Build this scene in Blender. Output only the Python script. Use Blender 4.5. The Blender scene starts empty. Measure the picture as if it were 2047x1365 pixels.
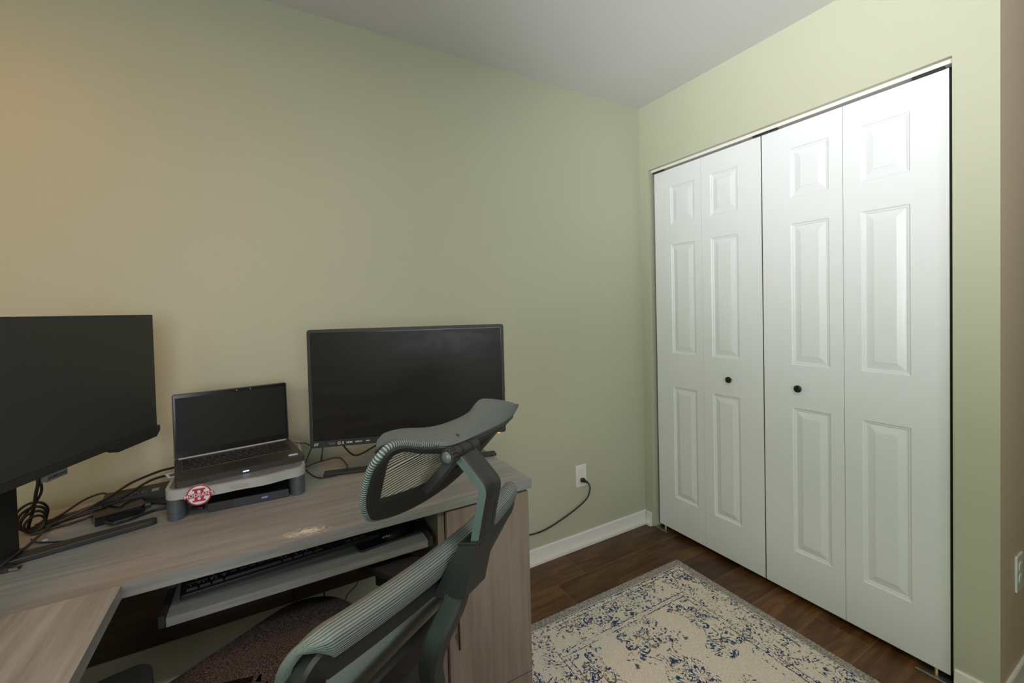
import bpy, bmesh, math, random
from mathutils import Vector, Matrix
random.seed(7)
C = bpy.context.scene.collection
PI = math.pi
WM = {}

# ------------------------------------------------------------------ helpers
def V(*a): return Vector(a)

def finish(bm, name, mat, parent=None, local=False, smooth=False, bevel=0.0, bseg=2, bang=30):
    if bevel > 0:
        es = [e for e in bm.edges if len(e.link_faces) == 2 and e.calc_face_angle(0) > math.radians(bang)]
        bmesh.ops.bevel(bm, geom=es, offset=bevel, segments=bseg, profile=0.5, affect='EDGES', clamp_overlap=True)
    bmesh.ops.recalc_face_normals(bm, faces=bm.faces)
    me = bpy.data.meshes.new(name)
    if parent is not None and not local:
        bm.transform(WM[parent.name].inverted())
    bm.to_mesh(me); bm.free()
    if mat is not None:
        for m in (mat if isinstance(mat, (list, tuple)) else [mat]): me.materials.append(m)
    if smooth:
        for p in me.polygons: p.use_smooth = True
        try: me.set_sharp_from_angle(angle=math.radians(38))
        except Exception: pass
    o = bpy.data.objects.new(name, me); C.objects.link(o)
    if parent is not None:
        o.parent = parent; WM[o.name] = WM[parent.name].copy()
    else:
        WM[o.name] = Matrix.Identity(4)
    return o

def tag(o, label, cat, group=None, kind=None):
    o['label'] = label; o['category'] = cat
    if group: o['group'] = group
    if kind: o['kind'] = kind
    return o

def thing(name, label, cat, loc, rz=0.0, group=None, kind=None):
    o = bpy.data.objects.new(name, None); C.objects.link(o)
    o.empty_display_size = .05
    o.location = loc; o.rotation_euler = (0, 0, rz)
    WM[o.name] = Matrix.Translation(loc) @ Matrix.Rotation(rz, 4, 'Z')
    return tag(o, label, cat, group, kind)

def struct(o, label, cat):
    return tag(o, label, cat, None, 'structure')

def recentre(o):
    """put the origin of a top-level mesh at the bottom centre of its bounds"""
    vs = [v.co for v in o.data.vertices]
    c = Vector(((min(v.x for v in vs)+max(v.x for v in vs))/2, (min(v.y for v in vs)+max(v.y for v in vs))/2, min(v.z for v in vs)))
    o.data.transform(Matrix.Translation(-c)); o.location = c
    WM[o.name] = Matrix.Translation(c)
    return o

def box(bm, x0, x1, y0, y1, z0, z1, M=None):
    vs = [bm.verts.new((x, y, z)) for z in (z0, z1) for y in (y0, y1) for x in (x0, x1)]
    for f in ((0,1,3,2),(4,6,7,5),(0,4,5,1),(2,3,7,6),(0,2,6,4),(1,5,7,3)):
        bm.faces.new([vs[i] for i in f])
    if M is not None: bmesh.ops.transform(bm, matrix=M, verts=vs)
    return vs

def bx(x0, x1, y0, y1, z0, z1, M=None):
    bm = bmesh.new(); box(bm, x0, x1, y0, y1, z0, z1, M); return bm

def prism(bm, pts, h0, h1, M=None):
    """pts 2D polygon (x,y) extruded in z"""
    a = [bm.verts.new((p[0], p[1], h0)) for p in pts]; b = [bm.verts.new((p[0], p[1], h1)) for p in pts]
    n = len(pts)
    bm.faces.new(a[::-1]); bm.faces.new(b)
    for i in range(n): bm.faces.new((a[i], a[(i+1) % n], b[(i+1) % n], b[i]))
    if M is not None: bmesh.ops.transform(bm, matrix=M, verts=a+b)
    return a+b

def rrect(w, h, r, n=5, cx=0, cy=0):
    out = []
    for (sx, sy, a0) in ((1,1,0),(-1,1,90),(-1,-1,180),(1,-1,270)):
        for i in range(n+1):
            a = math.radians(a0+90*i/n)
            out.append((cx+sx*(w/2-r)+r*math.cos(a), cy+sy*(h/2-r)+r*math.sin(a)))
    return out

def crom(pts, n=8, closed=False):
    pts = [Vector(p) for p in pts]; m = len(pts); out = []
    rng = range(m if closed else m-1)
    for i in rng:
        if closed: p0, p1, p2, p3 = pts[(i-1) % m], pts[i], pts[(i+1) % m], pts[(i+2) % m]
        else:
            p1, p2 = pts[i], pts[i+1]
            p0 = pts[i-1] if i > 0 else p1*2-p2
            p3 = pts[i+2] if i+2 < m else p2*2-p1
        for k in range(n):
            t = k/n; t2 = t*t; t3 = t2*t
            out.append(0.5*((2*p1)+(-p0+p2)*t+(2*p0-5*p1+4*p2-p3)*t2+(-p0+3*p1-3*p2+p3)*t3))
    if not closed: out.append(pts[-1])
    return out

def tube(bm, pts, r, seg=10, closed=False, caps=True, uvscale=None):
    pts = [Vector(p) for p in pts]; n = len(pts)
    rad = r if callable(r) else (lambda i: r)
    T = []
    for i in range(n):
        if closed: t = pts[(i+1) % n]-pts[(i-1) % n]
        else: t = pts[min(i+1, n-1)]-pts[max(i-1, 0)]
        T.append(t.normalized() if t.length > 1e-9 else Vector((0,0,1)))
    up = Vector((0,0,1)) if abs(T[0].z) < .9 else Vector((1,0,0))
    N = (up-T[0]*up.dot(T[0])).normalized()
    rings = []; L = 0; uv = bm.loops.layers.uv.verify() if uvscale else None; Ls = []
    for i in range(n):
        if i: L += (pts[i]-pts[i-1]).length
        Ls.append(L)
        N = N-T[i]*N.dot(T[i])
        N = N.normalized() if N.length > 1e-6 else T[i].orthogonal().normalized()
        B = T[i].cross(N)
        rr = rad(i)
        rings.append([bm.verts.new(pts[i]+(N*math.cos(2*PI*k/seg)+B*math.sin(2*PI*k/seg))*rr) for k in range(seg)])
    m = n if closed else n-1
    for i in range(m):
        a, b = rings[i], rings[(i+1) % n]
        for k in range(seg):
            f = bm.faces.new((a[k], a[(k+1) % seg], b[(k+1) % seg], b[k]))
            if uv:
                l0, l1 = Ls[i], (Ls[i+1] if i+1 < n else Ls[i]+.005)
                for lp, (uu, vv) in zip(f.loops, ((k/seg, l0), ((k+1)/seg, l0), ((k+1)/seg, l1), (k/seg, l1))): lp[uv].uv = (uu, vv)
    if caps and not closed:
        bm.faces.new(rings[0][::-1]); bm.faces.new(rings[-1])

def sweep(bm, pts, section, normal, closed=False):
    """section: list of (a,b): a along binormal (in plane), b along normal(i)"""
    pts = [Vector(p) for p in pts]; n = len(pts)
    rings = []
    for i in range(n):
        if closed: t = pts[(i+1) % n]-pts[(i-1) % n]
        else: t = pts[min(i+1, n-1)]-pts[max(i-1, 0)]
        t.normalize()
        N = Vector(normal(i) if callable(normal) else normal)
        N = (N-t*N.dot(t)).normalized(); B = N.cross(t)
        sec = section(i/(n-1)) if callable(section) else section
        rings.append([bm.verts.new(pts[i]+B*a+N*b) for a, b in sec])
    m = n if closed else n-1; s = len(rings[0])
    for i in range(m):
        a, b = rings[i], rings[(i+1) % n]
        for k in range(s): bm.faces.new((a[k], a[(k+1) % s], b[(k+1) % s], b[k]))
    if not closed:
        bm.faces.new(rings[0][::-1]); bm.faces.new(rings[-1])

def cyl(bm, p0, p1, r0, r1=None, seg=20):
    p0, p1 = Vector(p0), Vector(p1); r1 = r0 if r1 is None else r1
    tube(bm, [p0, p1], lambda i: (r0, r1)[i], seg)

def lathe(bm, prof, seg=28, M=None):
    """prof (r,z)"""
    vs = []; rings = []
    for r, z in prof:
        if r < 1e-6: ring = [bm.verts.new((0,0,z))]
        else: ring = [bm.verts.new((r*math.cos(2*PI*k/seg), r*math.sin(2*PI*k/seg), z)) for k in range(seg)]
        rings.append(ring); vs += ring
    for a, b in zip(rings, rings[1:]):
        for k in range(seg):
            q = [a[k % len(a)], a[(k+1) % len(a)], b[(k+1) % len(b)], b[k % len(b)]]
            q2 = []
            for v in q:
                if v not in q2: q2.append(v)
            if len(q2) > 2: bm.faces.new(q2)
    if M is not None: bmesh.ops.transform(bm, matrix=M, verts=vs)

def grid(bm, rows, uvrow=None, uvcol=None, close=False):
    uv = bm.loops.layers.uv.verify()
    vv = [[bm.verts.new(p) for p in r] for r in rows]
    for i in range(len(rows)-1):
        m = len(rows[i]) if close else len(rows[i])-1
        for k in range(m):
            k2 = (k+1) % len(rows[i])
            f = bm.faces.new((vv[i][k], vv[i][k2], vv[i+1][k2], vv[i+1][k]))
            if uvrow:
                ku = k+1
                for lp, (a, b) in zip(f.loops, ((i,k),(i,ku),(i+1,ku),(i+1,k))):
                    lp[uv].uv = (uvcol[b] if uvcol and b < len(uvcol) else b, uvrow[a])
    return vv

def text_bm(body, size, M, extrude=.0003, bold=0.0, spacing=1.0):
    cu = bpy.data.curves.new('lettering', 'FONT'); cu.body = body; cu.size = size
    cu.align_x = 'CENTER'; cu.align_y = 'CENTER'; cu.extrude = extrude; cu.offset = bold; cu.space_character = spacing
    to = bpy.data.objects.new('lettering', cu); C.objects.link(to)
    dg = bpy.context.evaluated_depsgraph_get(); dg.update()
    me = bpy.data.meshes.new_from_object(to.evaluated_get(dg))
    bm = bmesh.new(); bm.from_mesh(me); bm.transform(M)
    bpy.data.objects.remove(to); bpy.data.curves.remove(cu); bpy.data.meshes.remove(me)
    return bm

# ------------------------------------------------------------------ materials
def srgb(r, g, b):
    f = lambda c: (c/255/12.92) if c/255 <= .04045 else ((c/255+.055)/1.055)**2.4
    return (f(r), f(g), f(b), 1)

def base(name, col, rough=.5, metal=0, spec=.5):
    m = bpy.data.materials.new(name); m.use_nodes = True
    nt = m.node_tree; b = nt.nodes['Principled BSDF']
    b.inputs['Base Color'].default_value = col if len(col) == 4 else (*col, 1)
    b.inputs['Roughness'].default_value = rough; b.inputs['Metallic'].default_value = metal
    b.inputs['Specular IOR Level'].default_value = spec
    return m, nt, b

def nd(nt, t, **k):
    n = nt.nodes.new(t)
    for a, v in k.items():
        if a in n.inputs: n.inputs[a].default_value = v
        else: setattr(n, a, v)
    return n

def math_n(nt, op, a, b=None, c=None, clamp=False):
    n = nt.nodes.new('ShaderNodeMath'); n.operation = op; n.use_clamp = clamp
    for i, x in enumerate((a, b, c)):
        if x is None: continue
        if isinstance(x, (int, float)): n.inputs[i].default_value = x
        else: nt.links.new(x, n.inputs[i])
    return n.outputs[0]

def mixc(nt, f, a, b, blend='MIX'):
    n = nt.nodes.new('ShaderNodeMix'); n.data_type = 'RGBA'; n.blend_type = blend
    if isinstance(f, (int, float)): n.inputs[0].default_value = f
    else: nt.links.new(f, n.inputs[0])
    for i, x in ((6, a), (7, b)):
        if isinstance(x, tuple): n.inputs[i].default_value = x if len(x) == 4 else (*x, 1)
        else: nt.links.new(x, n.inputs[i])
    return n.outputs[2]

def ramp(nt, f, stops):
    n = nt.nodes.new('ShaderNodeValToRGB'); nt.links.new(f, n.inputs[0])
    e = n.color_ramp.elements
    while len(e) < len(stops): e.new(.5)
    for i, (p, c) in enumerate(stops):
        e[i].position = p; e[i].color = c if isinstance(c, tuple) else (c, c, c, 1)
    return n.outputs[0]

def objco(nt, scale=(1,1,1), rot=(0,0,0), kind='Object'):
    t = nt.nodes.new('ShaderNodeTexCoord'); mp = nt.nodes.new('ShaderNodeMapping')
    mp.inputs['Scale'].default_value = scale; mp.inputs['Rotation'].default_value = rot
    nt.links.new(t.outputs[kind], mp.inputs[0]); return mp.outputs[0]

def noise(nt, vec, scale, detail=4, rough=.55, dist=0, out=0):
    n = nt.nodes.new('ShaderNodeTexNoise'); n.inputs['Scale'].default_value = scale
    n.inputs['Detail'].default_value = detail; n.inputs['Roughness'].default_value = rough; n.inputs['Distortion'].default_value = dist
    if vec is not None: nt.links.new(vec, n.inputs['Vector'])
    return n.outputs[out]

def bump(nt, b, h, strength=.2, dist=.002):
    n = nt.nodes.new('ShaderNodeBump'); n.inputs['Strength'].default_value = strength; n.inputs['Distance'].default_value = dist
    nt.links.new(h, n.inputs['Height']); nt.links.new(n.outputs[0], b.inputs['Normal'])

def paint(name, col, rough=.55, var=.05, bs=.06):
    m, nt, b = base(name, col, rough, spec=.35)
    co = objco(nt)
    n1 = noise(nt, co, 1.6, 3)
    c2 = tuple(c*(1-var) for c in col[:3])+(1,)
    nt.links.new(mixc(nt, n1, col, c2), b.inputs['Base Color'])
    bump(nt, b, noise(nt, co, 260, 2), bs, .001)
    return m

def plastic(name, col, rough=.5, grain=500, bs=.05, spec=.45):
    m, nt, b = base(name, col, rough, spec=spec)
    co = objco(nt)
    n = noise(nt, co, 18, 3)
    nt.links.new(mixc(nt, n, tuple(c*.88 for c in col[:3])+(1,), tuple(min(1, c*1.1) for c in col[:3])+(1,)), b.inputs['Base Color'])
    bump(nt, b, noise(nt, co, grain, 2), bs, .0006)
    return m

def wood(name, axis, cols, rough=.45, wear=None, stretch=1.0, bs=.08):
    """grain runs along axis 'x','y' or 'z'"""
    m, nt, b = base(name, cols[0], rough, spec=.4)
    s = {'x': (2.0, 34, 34), 'y': (34, 2.0, 34), 'z': (34, 34, 2.0)}[axis]
    co = objco(nt, tuple(q*stretch for q in s))
    s2 = {'x': (.5, 5, 5), 'y': (5, .5, 5), 'z': (5, 5, .5)}[axis]
    co2 = objco(nt, s2)
    n1 = noise(nt, co, 1.6, 8, .62, .35)
    n2 = noise(nt, co2, 1.5, 3, .5, .8)
    s3 = {'x': (3, 160, 160), 'y': (160, 3, 160), 'z': (160, 160, 3)}[axis]
    n3 = noise(nt, objco(nt, s3), 1.0, 2)
    v = math_n(nt, 'ADD', math_n(nt, 'MULTIPLY', n1, .55), math_n(nt, 'MULTIPLY', n2, .45))
    c = ramp(nt, v, [(.22, cols[0]), (.44, cols[1]), (.60, cols[2]), (.86, cols[3])])
    fine = ramp(nt, n3, [(.25, .86), (.65, 1.04)])
    c = mixc(nt, .75, c, fine, 'MULTIPLY')
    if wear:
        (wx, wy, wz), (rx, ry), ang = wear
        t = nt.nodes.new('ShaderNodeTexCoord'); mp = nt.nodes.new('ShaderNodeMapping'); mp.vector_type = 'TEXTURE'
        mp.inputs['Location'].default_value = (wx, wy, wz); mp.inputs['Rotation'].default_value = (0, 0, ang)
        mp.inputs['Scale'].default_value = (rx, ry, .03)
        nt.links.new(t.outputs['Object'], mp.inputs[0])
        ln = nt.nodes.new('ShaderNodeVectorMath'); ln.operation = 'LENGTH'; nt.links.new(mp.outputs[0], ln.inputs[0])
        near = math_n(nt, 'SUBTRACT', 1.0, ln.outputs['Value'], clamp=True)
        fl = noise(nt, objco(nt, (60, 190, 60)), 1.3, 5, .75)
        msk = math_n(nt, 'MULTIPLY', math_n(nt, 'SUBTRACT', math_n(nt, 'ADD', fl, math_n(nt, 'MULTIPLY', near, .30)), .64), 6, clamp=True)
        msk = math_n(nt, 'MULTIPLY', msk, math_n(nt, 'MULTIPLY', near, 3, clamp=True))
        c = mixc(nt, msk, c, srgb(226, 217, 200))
    nt.links.new(c, b.inputs['Base Color'])
    bump(nt, b, n3, bs, .0008)
    return m

M = {}
SAGE = (.505, .515, .385, 1)
M['wall'] = paint('sage_wall_paint', SAGE, .45)
M['wall_tan'] = paint('tan_wall_paint', (.68, .545, .41, 1), .5)
M['ceiling'] = paint('white_ceiling_paint', (.76, .76, .77, 1), .8)
M['trim'] = paint('white_trim_paint', (.84, .81, .77, 1), .35)
M['closet_shade'] = paint('closet_shade_paint', (.10, .10, .095, 1), .8)  # dark colour stands in for the shade behind the doors
M['white_plastic'] = plastic('white_plastic', (.80, .78, .74, 1), .3)
M['socket_plastic'] = plastic('ivory_socket_plastic', (.62, .52, .34, 1), .35)
M['slot'] = plastic('dark_slot', (.02, .018, .015, 1), .6)
M['black'] = plastic('black_plastic', (.022, .022, .021, 1), .5)
M['black_gloss'] = plastic('glossy_black_plastic', (.010, .010, .011, 1), .16)
M['cable'] = plastic('black_cable_rubber', (.016, .016, .016, 1), .42)
M['chair_plastic'] = plastic('chair_black_plastic', (.0145, .0140, .0130, 1), .5, 700, .12)
M['post_sidelight'] = plastic('post_sidelight_grey', (.085, .112, .106, 1), .4)  # paler stand-in for the chair plastic where the post side catches light
M['riser_grey'] = plastic('light_grey_riser_plastic', (.36, .37, .375, 1), .4)
M['riser_leg'] = plastic('dark_blue_grey_plastic', (.075, .088, .105, 1), .38)
M['laptop'] = plastic('charcoal_laptop_shell', (.035, .034, .033, 1), .45)
M['key'] = plastic('laptop_key', (.010, .010, .010, 1), .6)
M['metal'] = base('brushed_steel', (.52, .50, .47, 1), .35, 1.0)[0]
M['brass'] = base('gold_contact', (.72, .55, .28, 1), .3, 1.0)[0]
M['handle_metal'] = base('satin_nickel', (.50, .44, .36, 1), .35, 1.0)[0]
M['knob'] = plastic('black_knob_metal', (.012, .012, .012, 1), .38)
M['sticker_white'] = plastic('white_sticker_paper', (.66, .67, .70, 1), .5)
M['sticker_red'] = plastic('red_sticker_ink', (.38, .018, .05, 1), .5)
M['sticker_grey'] = plastic('grey_label', (.30, .30, .29, 1), .5)
M['print_white'] = plastic('white_print', (.62, .62, .66, 1), .5)
M['print_dim'] = plastic('dim_print', (.16, .16, .17, 1), .5)
def emis(name, col, s):
    m, nt, b = base(name, (0, 0, 0, 1)); b.inputs['Emission Color'].default_value = (*col, 1); b.inputs['Emission Strength'].default_value = s; return m
M['print_blue'] = plastic('pale_blue_print', (.25, .33, .62, 1), .5)
M['led_orange'] = emis('orange_power_light', (1, .30, .03), 1.6)
M['led_blue'] = emis('blue_white_power_light', (.45, .6, 1), 3.0)
M['lamp_glass'] = emis('warm_lamp_glass', (1, .75, .45), 1.0)

def screen_mat(name, col, rough, smudge=False, sp=.5):
    m, nt, b = base(name, col, rough, spec=sp)
    co = objco(nt, (1.2, 1, 5))
    n = noise(nt, co, 3.2, 4, .6, 1.2)
    if smudge:
        r = ramp(nt, n, [(.35, rough*.85), (.65, rough*1.35)])
        nt.links.new(r, b.inputs['Roughness'])
    g = noise(nt, objco(nt), 900, 1)
    nt.links.new(mixc(nt, g, tuple(c*.7 for c in col[:3])+(1,), tuple(c*1.3 for c in col[:3])+(1,)), b.inputs['Base Color'])
    return m
M['screen_matte'] = screen_mat('matte_screen', (.030, .030, .028, 1), .55)
M['screen_semi'] = screen_mat('semi_gloss_screen', (.012, .011, .010, 1), .33, True, .22)
M['screen_lap'] = screen_mat('laptop_screen_panel', (.014, .0145, .013, 1), .42, False, .16)

# door paint with moulded wood-grain relief
def door_mat():
    m, nt, b = base('white_door_paint', (.79, .81, .83, 1), .30, spec=.5)
    co = objco(nt, (30, 30, 1.2))
    n = noise(nt, co, 3.0, 6, .65, .9)
    w = nd(nt, 'ShaderNodeTexWave'); w.inputs['Scale'].default_value = 2.2; w.inputs['Distortion'].default_value = 9; w.inputs['Detail'].default_value = 3
    nt.links.new(objco(nt, (14, 22, .8)), w.inputs[0])
    h = math_n(nt, 'ADD', math_n(nt, 'MULTIPLY', n, .6), math_n(nt, 'MULTIPLY', w.outputs['Fac'], .4))
    bump(nt, b, h, .22, .0012)
    return m
M['door'] = door_mat()
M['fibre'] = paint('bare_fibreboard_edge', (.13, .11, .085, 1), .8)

# floor planks (run along x, .18 wide, staggered joints)
def floor_mat():
    m, nt, b = base('dark_plank_floor', (.07, .035, .018, 1), .38, spec=.4)
    t = nd(nt, 'ShaderNodeTexCoord'); sp = nd(nt, 'ShaderNodeSeparateXYZ'); nt.links.new(t.outputs['Object'], sp.inputs[0])
    X, Y = sp.outputs[0], sp.outputs[1]
    ry = math_n(nt, 'DIVIDE', math_n(nt, 'ADD', Y, 10*.18+.01), .18)
    row = math_n(nt, 'FLOOR', ry); fy = math_n(nt, 'FRACT', ry)
    wn = nd(nt, 'ShaderNodeTexWhiteNoise'); wn.noise_dimensions = '1D'; nt.links.new(row, wn.inputs['W'])
    rx = math_n(nt, 'DIVIDE', math_n(nt, 'ADD', X, math_n(nt, 'MULTIPLY', wn.outputs['Value'], 1.2)), 1.22)
    col = math_n(nt, 'FLOOR', rx); fx = math_n(nt, 'FRACT', rx)
    cb = nd(nt, 'ShaderNodeCombineXYZ'); nt.links.new(row, cb.inputs[0]); nt.links.new(col, cb.inputs[1])
    wn2 = nd(nt, 'ShaderNodeTexWhiteNoise'); wn2.noise_dimensions = '2D'; nt.links.new(cb.outputs[0], wn2.inputs['Vector'])
    off = nd(nt, 'ShaderNodeVectorMath'); off.operation = 'MULTIPLY_ADD'
    nt.links.new(wn2.outputs['Color'], off.inputs[0]); off.inputs[1].default_value = (7, 7, 7)
    nt.links.new(t.outputs['Object'], off.inputs[2])
    mp = nd(nt, 'ShaderNodeMapping'); mp.inputs['Scale'].default_value = (1.6, 13, 1); nt.links.new(off.outputs[0], mp.inputs[0])
    n = noise(nt, mp.outputs[0], 2.2, 8, .65, 1.3)
    mp2 = nd(nt, 'ShaderNodeMapping'); mp2.inputs['Scale'].default_value = (.9, 4.2, 1); nt.links.new(off.outputs[0], mp2.inputs[0])
    n2 = noise(nt, mp2.outputs[0], 2.4, 3, .5, 1.5)
    v = math_n(nt, 'ADD', math_n(nt, 'MULTIPLY', n, .6), math_n(nt, 'MULTIPLY', n2, .4))
    c = ramp(nt, v, [(.32, (.034, .0135, .0052, 1)), (.47, (.085, .037, .0135, 1)), (.60, (.150, .073, .027, 1)), (.78, (.215, .118, .046, 1))])
    tone = ramp(nt, wn2.outputs['Value'], [(0, (.58, .55, .55, 1)), (1, (1.35, 1.30, 1.15, 1))])
    c = mixc(nt, 1.0, c, tone, 'MULTIPLY')
    ey = math_n(nt, 'MINIMUM', fy, math_n(nt, 'SUBTRACT', 1, fy)); ex = math_n(nt, 'MINIMUM', fx, math_n(nt, 'SUBTRACT', 1, fx))
    seam = math_n(nt, 'MAXIMUM', math_n(nt, 'LESS_THAN', ey, .010), math_n(nt, 'LESS_THAN', ex, .0015))
    c = mixc(nt, math_n(nt, 'MULTIPLY', seam, .75), c, (.19, .115, .062, 1))
    nt.links.new(c, b.inputs['Base Color'])
    bump(nt, b, math_n(nt, 'SUBTRACT', n, math_n(nt, 'MULTIPLY', seam, .8)), .18, .0015)
    return m
M['floor'] = floor_mat()

DESKC = [(.118, .116, .113, 1), (.222, .221, .215, 1), (.304, .304, .296, 1), (.388, .388, .380, 1)]
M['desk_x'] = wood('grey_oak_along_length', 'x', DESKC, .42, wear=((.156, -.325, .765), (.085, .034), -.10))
M['desk_y'] = wood('grey_oak_across', 'y', [tuple(c*1.05 for c in q[:3])+(1,) for q in DESKC], .42)
M['desk_z'] = wood('grey_oak_upright', 'z', [(.120, .090, .070, 1), (.195, .150, .120, 1), (.250, .196, .160, 1), (.31, .25, .208, 1)], .45)
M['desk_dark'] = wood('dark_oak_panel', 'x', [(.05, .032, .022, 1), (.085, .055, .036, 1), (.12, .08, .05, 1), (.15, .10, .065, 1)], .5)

def stripe_mat(name, light, dark, pitch, gap_alpha=0.0, duty=.5, rough=.55, axis='v', bs=.6):
    m, nt, b = base(name, light, rough, spec=.35)
    t = nd(nt, 'ShaderNodeTexCoord'); sp = nd(nt, 'ShaderNodeSeparateXYZ'); nt.links.new(t.outputs['UV'], sp.inputs[0])
    v = sp.outputs[1 if axis == 'v' else 0]
    s = math_n(nt, 'SINE', math_n(nt, 'MULTIPLY', v, 2*PI/pitch))
    f = math_n(nt, 'ADD', math_n(nt, 'MULTIPLY', s, .5), .5)
    fs = ramp(nt, f, [(max(0, duty-.22), 0.0), (min(1, duty+.22), 1.0)])
    n = noise(nt, objco(nt), 420, 2)
    c = mixc(nt, fs, dark, light)
    c = mixc(nt, .35, c, ramp(nt, n, [(.3, .72), (.7, 1.15)]), 'MULTIPLY')
    nt.links.new(c, b.inputs['Base Color'])
    bump(nt, b, f, bs, .0015)
    if gap_alpha > 0:
        tr = nd(nt, 'ShaderNodeBsdfTransparent'); mx = nd(nt, 'ShaderNodeMixShader')
        a = math_n(nt, 'MULTIPLY', math_n(nt, 'SUBTRACT', 1, fs), gap_alpha)
        nt.links.new(a, mx.inputs[0]); nt.links.new(b.outputs[0], mx.inputs[1]); nt.links.new(tr.outputs[0], mx.inputs[2])
        nt.links.new(mx.outputs[0], nt.nodes['Material Output'].inputs['Surface'])
    return m
M['mesh_roll'] = stripe_mat('ribbed_mesh_fabric', (.185, .208, .196, 1), (.070, .080, .075, 1), .0036, 0, .42, bs=.4)
M['mesh_rib'] = stripe_mat('ribbed_mesh_edging', (.25, .295, .275, 1), (.055, .065, .06, 1), .0036, 0, .42, bs=1.0)
M['mesh_window'] = stripe_mat('open_striped_mesh', (.74, .72, .56, 1), (.03, .033, .03, 1), .0052, .35, .42)  # pale stripes: light coming through the mesh is put into the colour
M['mesh_pad'] = stripe_mat('fine_ribbed_mesh', (.18, .21, .20, 1), (.070, .080, .077, 1), .0032, 0, .45)
M['mesh_back'] = stripe_mat('fine_back_mesh', (.40, .46, .425, 1), (.28, .33, .305, 1), .0016, .04, .5, bs=.2)

def seat_mat():
    m, nt, b = base('brown_black_woven_fabric', (.05, .04, .035, 1), .9, spec=.15)
    br = nd(nt, 'ShaderNodeTexVoronoi'); br.inputs['Scale'].default_value = 260
    nt.links.new(objco(nt), br.inputs['Vector'])
    n = noise(nt, objco(nt), 380, 2)
    c = ramp(nt, n, [(.36, (.016, .012, .012, 1)), (.52, (.062, .046, .042, 1)), (.70, (.15, .115, .105, 1))])
    nt.links.new(c, b.inputs['Base Color']); bump(nt, b, br.outputs['Distance'], .5, .002)
    return m
M['seat'] = seat_mat()
def arm_mat():
    m, nt, b = base('charcoal_pad', (.022, .021, .020, 1), .75, spec=.25)
    bump(nt, b, noise(nt, objco(nt), 500, 2), .25, .001); return m
M['pad'] = arm_mat()

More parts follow.
